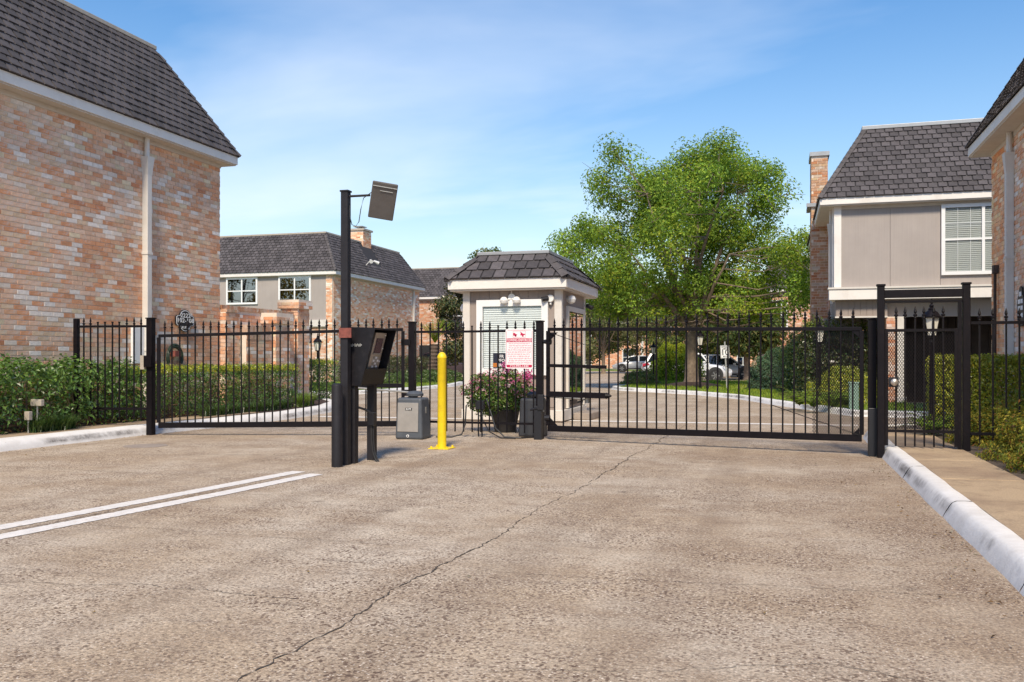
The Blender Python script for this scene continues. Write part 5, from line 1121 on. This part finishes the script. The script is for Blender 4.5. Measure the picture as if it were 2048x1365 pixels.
lantern('black lantern post on the lawn by the grey town house side wall', .92, 23.2, 2.25, .95)
lantern('black lantern post next to the shade tree trunk', -2.9, 34.6, 2.45, 1.1)
lantern('black lantern post before the rear of the silver utility vehicle', -5.6, 41.6, 2.1, 1.)
lantern('taller black lantern post before the courtyard wall end behind the left gate', -15.1, 26.8, 2.5, 1.15)
lantern('smaller black lantern post by the front of the chimney house', -17.8, 32.4, 2.3, 1.15)
ss = thing('speed_sign', 'white speed limit 10 sign on a leaning steel post in the lawn', 'sign', (-1.94, 34.5, .1))
MB().bar((-1.90, 34.5, .05), (-1.99, 34.5, 1.9), .05, .03, (0, 1, 0)).build('post', 'galv', ss)
P0 = Vector((-1.985, 34.47, 1.52)); ax_ = Vector((1, 0, .05)).normalized(); up_ = Vector((-.05, 0, 1)).normalized()
MB().extr([P0-ax_*.16-up_*.24, P0+ax_*.16-up_*.24, P0+ax_*.16+up_*.24, P0-ax_*.16+up_*.24], (0, .006, 0)).build('plate', 'letter_white', ss)
m = MB(); m.extr([P0-ax_*.148-up_*.228-Vector((0, .002, 0)), P0+ax_*.148-up_*.228-Vector((0, .002, 0)), P0+ax_*.148+up_*.228-Vector((0, .002, 0)), P0-ax_*.148+up_*.228-Vector((0, .002, 0))], (0, .0015, 0)); m.build('border', 'sign_black', ss)
m = MB(); m.extr([P0-ax_*.138-up_*.218-Vector((0, .004, 0)), P0+ax_*.138-up_*.218-Vector((0, .004, 0)), P0+ax_*.138+up_*.218-Vector((0, .004, 0)), P0-ax_*.138+up_*.218-Vector((0, .004, 0))], (0, .0015, 0)); m.build('field', 'letter_white', ss)
for t, z, sz in (('SPEED', .175, .085), ('LIMIT', .105, .085), ('10', -.035, .30), ('MPH', -.175, .075)): text_mesh('lettering', t, sz, P0+up_*z-Vector((0, .005, 0)), ax_, up_, 'sign_black', ss)
vs = thing('marker_post', 'slim black marker post with white framed characters by the lawn edge', 'sign', (-2.55, 33.6, .1))
MB().box(-2.60, -2.50, 33.58, 33.62, .1, 1.42).build('post', 'sign_black', vs)
for i in range(4):
    z = .88+i*.13; m = MB(); q = .012; a, b = -2.595, -2.505
    m.box(a, b, 33.572, 33.579, z, z+q); m.box(a, b, 33.572, 33.579, z+.10-q, z+.10); m.box(a, a+q, 33.572, 33.579, z+q, z+.10-q); m.box(b-q, b, 33.572, 33.579, z+q, z+.10-q); m.build('character', 'letter_white', vs)
ub = thing('utility_box', 'pale green utility pedestal among ferns behind the right gate', 'utility box', (1.6, 20.9, .1))
MB().box(1.47, 1.67, 21.3, 21.5, .1, .70).build('body', 'util_green', ub, bevel=.015); MB().box(1.455, 1.685, 21.285, 21.515, .701, .74).build('lid', 'util_green', ub, bevel=.012)

# ================================================================== CARS
def car(label, cx, cy, rot, paint, L=4.7, W=1.85, H=1.66, kind='suv', cat='car'):
    root = bpy.data.objects.new('parked_car', None); COL.objects.link(root); tag(root, label, cat)
    hw = W/2; zs = .30
    belt = 1.02 if kind == 'suv' else .92; hood = belt-.02; tail = belt+(.05 if kind == 'suv' else .02)
    st = [(-L/2, .52, .80, .80), (-L/2+.06, .36, .98, .90), (-L/2+.35, .30, tail, .97), (-L/2+.9, .28, tail, 1.), (0, .26, belt, 1.), (L/2-1.5, .26, hood, 1.), (L/2-.75, .28, hood-.09, .97), (L/2-.25, .30, hood-.22, .90), (L/2-.05, .36, hood-.34, .80), (L/2, .46, .66, .72)]
    V = []; F = []; m = 9
    for x, zl, zb, wf in st:
        w_ = hw*wf; sec = [(w_*.90, zl), (w_, zl+.14), (w_*1.0, (zl+zb)/2), (w_*.975, zb-.07), (w_*.90, zb)]
        pts = [(-y, z) for y, z in sec[::-1]]; full = [(y, z) for y, z in sec]+[(0, zb+.025)]+[(-y, z) for y, z in sec[::-1]]
        m = len(full); V += [(x, y, z) for y, z in full]
    for i in range(len(st)-1):
        for k in range(m-1): F.append((i*m+k, (i+1)*m+k, (i+1)*m+k+1, i*m+k+1))
        F.append((i*m+m-1, (i+1)*m+m-1, (i+1)*m, i*m))
    F += [tuple(range(m-1, -1, -1)), tuple(range((len(st)-1)*m, len(st)*m))]
    mb = MB(); mb.add(V, F); mb.build('body', paint, root, smooth=True)
    if kind == 'suv': g = [(-L/2+.22, tail-.03), (-L/2+.52, H-.12), (-L/2+.8, H-.05), (.2, H-.02), (.75, H-.12), (L/2-1.25, hood-.02)]
    else: g = [(-L/2+.55, tail-.03), (-L/2+1.25, H-.1), (-L/2+1.6, H-.04), (.1, H-.03), (.55, H-.12), (L/2-1.15, hood-.02)]
    V = []; wb, wt = hw*.90, hw*.70
    for x, z in g:
        f = max(0, (z-belt)/(H-belt)); y = wb+(wt-wb)*f; V += [(x, y, z), (x, -y, z)]
    base = [(g[-1][0], wb, belt-.05), (g[-1][0], -wb, belt-.05), (g[0][0], wb, belt-.05), (g[0][0], -wb, belt-.05)]
    n = len(g); F = [(2*i, 2*i+2, 2*i+3, 2*i+1) for i in range(n-1)]+[tuple(2*i for i in range(n)), tuple(2*i+1 for i in range(n))[::-1]]
    mb = MB(); mb.add(V, F); mb.build('cabin_glass', 'car_glass', root, fixn=True)
    rf = MB()
    top = [p for p in g if p[1] > H-.2]
    for (xa, za), (xb, zb) in zip(top[:-1], top[1:]):
        fy = lambda z: wb+(wt-wb)*max(0, (z-belt)/(H-belt))+.008
        rf.add([(xa, fy(za), za+.012), (xb, fy(zb), zb+.012), (xb, -fy(zb), zb+.012), (xa, -fy(za), za+.012), (xa, fy(za-.07), za-.06), (xb, fy(zb-.07), zb-.06), (xb, -fy(zb-.07), zb-.06), (xa, -fy(za-.07), za-.06)], [(0, 1, 2, 3), (0, 4, 5, 1), (2, 6, 7, 3), (0, 3, 7, 4), (1, 5, 6, 2)])
    rf.build('roof', paint, root, smooth=True)
    for s in (1, -1):
        fy = lambda z: wb+(wt-wb)*max(0, (z-belt)/(H-belt))+.006
        P = MB()
        def strip(a, b, wd): P.bar((a[0], s*fy(a[1]), a[1]), (b[0], s*fy(b[1]), b[1]), .02, wd, (1, 0, .2))
        for pa, pb, pw in ((g[0], g[1], .09), (g[-1], g[-2], .08), ((-.15, belt-.03), (-.15, H-.1), .09), ((-L/2+1.28, belt-.03), (-L/2+1.30, H-.1), .16)):
            P = MB(); strip(pa, pb, pw); P.build('pillar', paint, root)
        P = MB(); P.box(L/2-1.62, L/2-1.45, s*hw*.98-.10*(s > 0)+.02, s*hw*.98+.10*(s < 0)+.12*s+.02, belt-.03, belt+.10); P.build('mirror', paint, root, bevel=.02)
        for x in (-L/2+.88, L/2-.92):
            wl = MB(); wl.cone((x, s*(hw-.22), .345), (x, s*(hw+.012), .345), .345, .335, 24); wo = wl.build('wheel', 'tyre', root, smooth=True)
            r_ = MB(); r_.cone((x, s*(hw+.013), .345), (x, s*(hw+.018), .345), .235, .225, 20)
            r_.build('rim_disc', 'car_trim', wo); sp_k = MB()
            for i in range(6): a = math.pi*2*i/6; sp_k.bar((x, s*(hw+.024), .345), (x+.22*math.cos(a), s*(hw+.024), .345+.22*math.sin(a)), .055, .012, (0, 1, 0))
            sp_k.build('rim', 'rim', wo); a_ = MB(); a_.cone((x, s*(hw-.10), .40), (x, s*(hw+.004), .40), .43, .42, 24); a_.build('wheel_arch', 'car_trim', root)
        MB().extr([(-L/2+.03, s*hw*.80, .80), (-L/2+.03, s*hw*.97, .84), (-L/2+.42, s*(hw*.985), .96), (-L/2+.30, s*hw*.985, 1.04), (-L/2+.05, s*hw*.88, 1.0)], (0, s*.012, 0)).build('taillight', 'tail_red', root)
        MB().extr([(L/2-.10, s*hw*.83, hood-.40), (L/2-.12, s*hw*.86, hood-.28), (L/2-.55, s*hw*.955, hood-.16), (L/2-.42, s*hw*.95, hood-.33)], (0, s*.012, 0)).build('headlight', 'head_clear', root)
        h_ = MB(); h_.box(-.55, -.37, s*hw-.005*s, s*hw+.018*s, belt-.16, belt-.13); h_.box(-1.45, -1.27, s*hw-.005*s, s*hw+.018*s, belt-.16, belt-.13); h_.build('door_handle', paint, root)
        MB().box(-L/2+1.3, L/2-1.4, s*hw*.985-.01, s*hw*.985+.02, .27, .38).build('sill', 'car_trim', root)
    MB().box(-L/2-.012, -L/2+.1, -hw*.7, hw*.7, .40, .56).build('rear_bumper', 'car_trim', root); MB().box(L/2-.1, L/2+.01, -hw*.55, hw*.55, .42, .60).build('grille', 'car_trim', root)
    root.location = (cx, cy, 0); root.rotation_euler = (0, 0, rot); return root
car('silver white utility vehicle parked behind the yellow bush and shade tree trunk', -5.0, 50.4, math.radians(10), 'car_white', 4.85, 1.9, 1.66)
car('silver sedan parked beyond the utility vehicle with its nose past the speed sign', -3.6, 56.6, math.radians(6), 'car_silver', 4.8, 1.85, 1.55, 'sedan')
car('pale blue grey hatchback parked far down the street by the kerb', -13.1, 86, math.radians(186), 'car_silver', 4.7, 1.85, 1.6)
car('dark plum utility vehicle parked before the distant brick house', -19.7, 53.8, math.radians(0), 'car_dark', 4.9, 1.9, 1.72)
car('white van parked behind the silver utility vehicle', -11.3, 99.0, math.radians(180), 'car_white', 4.6, 1.8, 1.62)

# ================================================================== PLANTS
hedge('boxwood_hedge', 'loose glossy dark green hedge against the brick town house before the fence', -11.95, -10.85, 6.5, 13.3, .12, 1.09, 24000, HEDGE, .078, .085, probs=(3, 3, 2, 1.6), ragged=.5, gaps=.35, deep=.35)
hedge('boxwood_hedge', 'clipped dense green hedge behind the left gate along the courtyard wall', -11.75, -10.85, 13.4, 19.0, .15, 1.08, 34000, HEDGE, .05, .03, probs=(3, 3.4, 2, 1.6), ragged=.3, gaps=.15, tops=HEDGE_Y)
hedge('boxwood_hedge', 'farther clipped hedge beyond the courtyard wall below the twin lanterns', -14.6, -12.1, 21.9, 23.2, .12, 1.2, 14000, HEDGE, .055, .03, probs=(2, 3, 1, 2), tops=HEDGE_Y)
hedge('boxwood_hedge', 'bright yellow green clipped hedge beside the tan brick house', 2.43, 4.0, 16.0, 16.9, .12, 1.26, 24000, HEDGE_Y, .05, .03, probs=(3, 3, 1.2, 2), tops=[(.34, .34, .04), (.26, .30, .03)])
def clump(name, label, pts, n, ln, cols, droop=.8, wd=.010, cat='plant', group=None, spread=.05):
    c = np.mean(np.array(pts), 0); root = thing(name, label, cat, tuple(c), group); blades(root, pts, n, ln, cols, 'leaf', wd, droop, 'blades', spread); return root
DKG = [(.05, .10, .03), (.07, .13, .035), (.10, .17, .05), (.035, .07, .022)]
clump('liriope_clump', 'arching dark green grassy clump at the mulch edge under the loose hedge', [(-10.72, 10.9, .14), (-10.75, 11.15, .14), (-10.7, 11.4, .14), (-10.8, 11.65, .14)], 220, .36, DKG)
clump('liriope_clump', 'row of dark grassy clumps along the foot of the clipped hedge', [(-10.62+.04*math.sin(i), 14.9+i*.28, .14) for i in range(12)], 150, .32, DKG)
clump('liriope_clump', 'bright grassy clump at the end of the clipped hedge by the kerb', [(-10.7, 18.6, .14), (-10.8, 18.9, .14), (-10.9, 19.25, .14), (-11.0, 19.6, .14)], 260, .42, [(.16, .25, .05), (.12, .2, .04), (.22, .30, .07)])
lf = rng.random((900, 2))*np.array([.75, 8.5])+np.array([-11.55, 7.2])
o = leaf_mesh('leaf_litter', np.c_[lf, .17+.04*(-10.95-lf[:,0])+.03*rng.random(900)], np.tile((0, 0, 1.), (900, 1))+rng.normal(size=(900, 3))*.35, .05*rng.uniform(.6, 1.2, 900), pal(900, [(.20, .11, .05), (.30, .20, .09), (.12, .06, .035), (.36, .30, .16)]), 'leaf_matte', None); tag(o, 'dry fallen leaves scattered over the dark mulch bed', 'leaf litter', kind='stuff')
# right bed: loose bronze-green shrubs
NAND = [(.22, .25, .04), (.32, .27, .04), (.15, .20, .04), (.30, .15, .05), (.46, .40, .07)]
for i, (x, y, rx, rz, lab) in enumerate(((2.72, 11.3, .5, .62, 'bronze green nandina shrub spilling by the pedestrian gate post'), (3.4, 10.4, .8, .8, 'tall bronze green nandina shrub between fence and brick house with pale new tips'), (2.68, 10.2, .46, .5, 'low green nandina shrub overhanging the sidewalk before the fence'), (2.72, 9.1, .5, .5, 'low leafy nandina shrub farther from the fence along the sidewalk'), (3.5, 8.6, .85, .7, 'broad nandina shrub beside the house wall well in front of the fence'), (2.7, 13.4, .5, .52, 'brown tinged nandina shrub behind the pedestrian gate'), (3.4, 14.2, .75, .62, 'brown tinged nandina shrub under the yellow green hedge'), (3.5, 12.4, .7, .72, 'nandina shrub growing through the right iron fence'), (2.7, 7.9, .5, .45, 'nandina shrub at the sidewalk edge near the long kerb stain'))):
    bush('nandina_shrub', lab, (x, y, .1), (rx, rx*1.05, rz), 6500, NAND, .045, 'leaf_matte', 'shrub', 'nandina shrubs in the right bed', probs=(3, 2, 2.6, .8, 1.2), lumps=.25, asp=.38, shell=.6)
def fern(label, c, n, ln, cols=((.22, .36, .045), (.30, .44, .06), (.14, .25, .04)), group='ferns'):
    root = thing('fern', label, 'fern', c, group); P = []; Nn = []; S = []
    st = MB()
    for i in range(n):
        a = rng.uniform(0, 6.28); l = ln*rng.uniform(.7, 1.15); up = rng.uniform(.9, 1.35); pts = []
        for t in np.linspace(0, 1, 13): pts.append(np.array([c[0]+math.cos(a)*l*t*.75, c[1]+math.sin(a)*l*t*.75, c[2]+l*(up*t-.75*t*t)]))
        st.tube(pts[::3], .004, 4); sd = np.array([-math.sin(a), math.cos(a), 0])
        for k in range(1, 13):
            for s in (-1, 1):
                for f in (.35, .8): P.append(pts[k]+sd*s*.075*f*(1.15-k/13)); Nn.append((math.cos(a)*.3, math.sin(a)*.3, 1.)); S.append(.06*(1.2-k/14))
    P = np.array(P); o = leaf_mesh('fronds', P, np.array(Nn)+rng.normal(size=P.shape)*.2, np.array(S), pal(len(P), cols), 'leaf_matte', root, .45); o['kind'] = 'stuff'; st.build('stem', 'twig', root)
fern('bright green fern spreading behind the pedestrian gate mesh', (2.16, 14.55, .12), 34, .55)
for i, (x, y) in enumerate(((.75, 22.0), (1.15, 22.2), (.45, 22.9), (1.5, 22.6))): fern(('bright green fern in the bed nearest the curved kerb behind the wide gate', 'bright green fern right before the pale green utility pedestal', 'bright green fern at the foot of the lawn lantern post', 'bright green fern tucked against the olive yellow rounded shrub')[i], (x, y, .12), 34, .72)
bush('rounded_shrub', 'olive yellow rounded shrub behind the ferns by the utility pedestal', (1.5, 23.6, .1), (.95, .8, .95), 9000, HEDGE_Y+[(.12, .13, .04)], .05, lumps=.08)
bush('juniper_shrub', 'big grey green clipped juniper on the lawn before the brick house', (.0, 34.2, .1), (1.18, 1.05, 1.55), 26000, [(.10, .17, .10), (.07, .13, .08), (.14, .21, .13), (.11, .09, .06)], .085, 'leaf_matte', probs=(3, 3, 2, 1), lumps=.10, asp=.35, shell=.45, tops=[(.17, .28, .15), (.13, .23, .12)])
hedge('vine_hedge', 'dark climbing shrub mass under the grey town house overhang', .6, 3.0, 26.6, 27.6, .1, 2.15, 15000, [(.05, .09, .03), (.08, .12, .035), (.12, .12, .045), (.05, .06, .03)], .08, .12, tops=[(.18, .24, .04)])
hedge('shrub_mass', 'dark leafy shrubs between the juniper and the grey house', .3, 1.3, 29.0, 33.5, .1, 1.75, 9000, [(.04, .08, .025), (.07, .11, .03)], .09, .14)
bush('yellow_bush', 'bright yellow green tall bush beside the shade tree trunk', (-5.15, 46.6, .12), (1.35, 1.2, 1.95), 12000, [(.20, .30, .025), (.28, .36, .03), (.12, .2, .02)], .12, 'leaf_matte', lumps=.16, asp=.5, tops=[(.42, .42, .04), (.34, .42, .04)])
bush('flowering_shrub', 'low green shrub with yellowish tips at the lawn corner', (-6.0, 40.2, .1), (.85, 1.2, .65), 6000, [(.12, .18, .04), (.22, .22, .05), (.09, .14, .03)], .07, lumps=.2)
for i, (x, y, r_) in enumerate(((-15.7, 39.4, .7), (-16.6, 38.6, .8), (-16.0, 40.8, .75), (-17.5, 37.8, .8), (-15.9, 42.3, .7))): bush('ground_shrub', 'low rounded green shrub bed around the sago palm', (x, y, .1), (r_, r_, .62), 3500, [(.10, .16, .05), (.15, .21, .05), (.07, .12, .035)], .08, group='low shrubs around the sago palm')
hedge('foundation_hedge', 'dark foundation hedge under the chimney house brick side wall', -20.9, -19.8, 40.0, 50.5, .1, 1.2, 12000, [(.06, .09, .04), (.09, .12, .05), (.13, .11, .07)], .10, .10)
sg = thing('sago_palm', 'sago palm with upright fan of bright fronds behind the fence', 'palm', (-16.7, 41.9, .1))
m = MB(); prof = []
for k in range(22): z = k*.09; prof.append((.25-.004*k+(.035 if k % 2 else 0), z))
m.lathe((-16.7, 41.9, .1), prof, 12); m.v = [(x+.10*(z-.1), y, z) for x, y, z in m.v]; m.build('trunk', 'palm_trunk', sg)
P = []; Nn = []; S = []; tp = np.array([-16.5, 41.9, 2.0])
V = []; F = []; C = []
for i in range(60):
    a = rng.uniform(0, 6.28); lean = rng.uniform(.12, .75); ln = 1.2*rng.uniform(.8, 1.1); d_ = np.array([math.cos(a), math.sin(a), 0]); sd = np.array([-math.sin(a), math.cos(a), 0]); prev = None
    for k in range(12):
        t = (k+1)/12; p = tp+d_*lean*ln*t*(.55+.45*t)+np.array([0, 0, ln*(t*math.sqrt(max(.05, 1-lean**2*.6))-.12*lean*t*t)])
        for s in (-1, 1):
            l_ = .20*(1-.5*abs(t-.5)); q = p+sd*s*l_*.6+np.array([0, 0, l_*.75])+d_*.03; b = len(V); wv = np.array([0, 0, .018]); V += [p-d_*.012, p+d_*.012, q]; F.append((b, b+1, b+2)); g_ = pal(1, [(.22, .30, .03), (.28, .36, .04), (.13, .2, .03)])[0]; C += [g_]*3
o = np_mesh('fronds', np.array(V), np.array(F), np.array(C), 'leaf_matte', sg); o['kind'] = 'stuff'
# flower planter
fp_ = thing('flower_planter', 'large black pot overflowing with pink flowers before the guardhouse window', 'planter', (-4.58, 14.75, 0))
MB().lathe((-4.52, 14.75, 0), [(.17, 0), (.18, .02), (.25, .36), (.27, .38), (.27, .42), (.24, .42), (.22, .38)], 24).build('pot', 'pot', fp_, smooth=True)
n = 9000; D = rng.normal(size=(n, 3)); D /= np.linalg.norm(D, axis=1, keepdims=True); D[:, 2] = D[:, 2]*.9+.1
rad = (1-.5*rng.random(n)**1.5)*(1+.22*lump(D*2, 3, 1.)); P = np.array([-4.60, 14.75, .62])+D*rad[:, None]*np.array([.62, .5, .43]); keep = (P[:, 2] > .24)
leaf_mesh('foliage', P[keep], D[keep]+rng.normal(size=(keep.sum(), 3))*.6+np.array([0, 0, .4]), .055*rng.uniform(.6, 1.3, keep.sum()), pal(keep.sum(), [(.07, .15, .03), (.12, .21, .035), (.18, .25, .05), (.16, .13, .06)], (4, 3, 2, 1)), 'leaf', fp_)['kind'] = 'stuff'
k = 210; D = rng.normal(size=(k, 3)); D /= np.linalg.norm(D, axis=1, keepdims=True); D[:, 2] = np.abs(D[:, 2]); D[:, 1] = -np.abs(D[:, 1])*.9+.2*rng.random(k); rad = 1.02+.10*rng.random(k)
P = np.array([-4.60, 14.75, .62])+D*rad[:, None]*np.array([.62, .5, .43]); P = np.repeat(P, 4, 0)+rng.normal(size=(k*4, 3))*.014
leaf_mesh('blossoms', P, np.repeat(D, 4, 0)+rng.normal(size=P.shape)*.5, .036*rng.uniform(.6, 1.2, k*4), np.repeat(pal(k, [(.62, .22, .34), (.70, .40, .46), (.52, .10, .30), (.75, .6, .6)], (3, 3, 2, 1)), 4, 0), 'petal', fp_, .9)['kind'] = 'stuff'
for cx, cz in ((-4.44, 1.12), (-4.08, .98)):
    P = np.array([cx, 14.6, cz])+rng.normal(size=(160, 3))*np.array([.045, .045, .05]); leaf_mesh('flower_head', P, rng.normal(size=P.shape), .035, pal(160, [(.60, .10, .36), (.68, .2, .45)]), 'petal', fp_, .9)['kind'] = 'stuff'
    MB().tube([(cx-.03, 14.68, .7), (cx, 14.62, cz)], .005, 5).build('stem', 'twig', fp_)

# ================================================================== TREES
MAPLE = [(.17, .29, .045), (.24, .37, .05), (.12, .22, .038), (.34, .45, .06)]
LOBES = [(1480,300),(1528,325),(1440,335),(1300,345),(1350,325),(1228,362),(1545,390),(1500,400),(1400,395),(1320,400),(1160,440),(1185,480),(1255,455),(1150,505),(1330,480),(1420,465),(1500,480),(1560,465),(1592,520),(1540,550),(1450,550),(1380,530),(1290,540),(1220,550),(1195,600),(1255,612),(1330,592),(1430,605),(1500,600),(1570,590),(1600,575),(1550,622),(1480,625),(1240,565),(1390,330),(1400,450)]
LOBES = [((a-1388)*.0206, 1.0+(718-b)*.0202) for a, b in LOBES]      # sideways reach and height of each leaf mass, in metres from the trunk foot
LOBES += [(-2.1, 7.4), (-2.5, 6.6), (-1.5, 8.0)]
tree('shade_tree', 'leafy green shade tree with spreading crown on the kerbed lawn', (-3.5, 37.6, .1), 10.4, 5.0, .27, 2.3, 110000, 135, MAPLE, .12, None, sig=.62, limbs=17, seed=5, tops=[(.27, .38, .035), (.36, .40, .05)], flat=.9, lobes=LOBES)
structure(MB().lathe((-3.5, 37.6, .10), [(1.5, 0), (1.2, .08), (.7, .17), (.3, .22)], 20).build('mulch_ring', 'mulch', smooth=True))
OLIVE = [(.17, .20, .09), (.23, .25, .12), (.11, .14, .06), (.30, .29, .16)]
DARK = [(.08, .125, .035), (.115, .165, .04), (.055, .09, .028), (.19, .18, .05)]
mg = [('grey olive street tree with pale trunk beside the guardhouse far behind', -14.5, 76, 7.2, 3.6, OLIVE), ('grey olive street tree behind the hatchback down the street', -10.2, 80, 7.4, 3.8, OLIVE), ('dark evergreen street tree above the white van', -7.5, 73, 7.4, 3.6, DARK), ('dark spreading tree behind the shade tree trunk', -3.6, 66, 6.8, 3.4, DARK), ('dark tree behind the speed sign and sedan', -3.4, 61.5, 6.6, 1.9, DARK), ('dark bronze tree standing before the brick house corner', -1.9, 54.8, 5.0, 1.7, DARK)]
for i, (lab, x, y, H, R, c) in enumerate(mg): tree('street_tree', lab, (x, y, .05), H, R, .16, 1.7, 11000, 34, c, .22, sig=.95, limbs=7, seed=20+i, group='background street trees')
tree('magnolia_tree', 'dark magnolia tree beside the guardhouse in front of the far house', (-16.9, 47.5, .1), 5.6, 1.55, .1, .9, 9000, 30, [(.05, .075, .025), (.085, .105, .035), (.035, .05, .02), (.16, .13, .05)], .17, [(0, .5), (.2, .9), (.5, 1), (.8, .7), (1, .2)], sig=.55, limbs=6, seed=31, mat='leaf')
tree('distant_tree', 'distant tree whose crown shows above the guardhouse roof', (-24.5, 76, 0), 11.3, 2.6, .2, 4.5, 6000, 22, DARK, .25, sig=.9, limbs=6, seed=33)
tree('distant_tree', 'rounded dark tree far down the street left of the row house', (-20, 96, 0), 6.4, 3.4, .2, 1.2, 7000, 24, DARK, .3, sig=.95, limbs=6, seed=34)

tree('street_tree', 'golden leaved tall tree standing out behind the brick town house', (-46, 10, 0), 14, 6, .3, 3, 12000, 40, [(.30, .22, .04), (.22, .19, .04), (.12, .12, .03)], .3, sig=1.3, limbs=8, seed=41)
tree('street_tree', 'dark leaved tall tree standing out behind the brick town house', (-57, 6, 0), 14, 6, .3, 3, 12000, 40, DARK, .3, sig=1.3, limbs=8, seed=42)

k = 170; gy = rng.uniform(1.5, 12.3, k); gl_ = np.c_[1.20-rng.exponential(.10, k), gy, .006+.012*rng.random(k)]
k2 = 150; gy = rng.uniform(6, 16, k2); gl2 = np.c_[-9.95+rng.exponential(.14, k2), gy, .006+.012*rng.random(k2)]
k3 = 60; gl3 = np.c_[rng.uniform(-9, 1, k3), rng.uniform(2.2, 13, k3), .006+.01*rng.random(k3)]
P = np.r_[gl_, gl2, gl3]; n = len(P)
tag(leaf_mesh('gutter_litter', P, np.tile((0, 0, 1.), (n, 1))+rng.normal(size=(n, 3))*.3, .028*rng.uniform(.4, 1.3, n), pal(n, [(.22, .13, .06), (.12, .075, .045), (.33, .24, .12), (.30, .28, .24)]), 'leaf_matte', None), 'tiny dry leaves and grit gathered along the kerb gutters', 'leaf litter', kind='stuff')
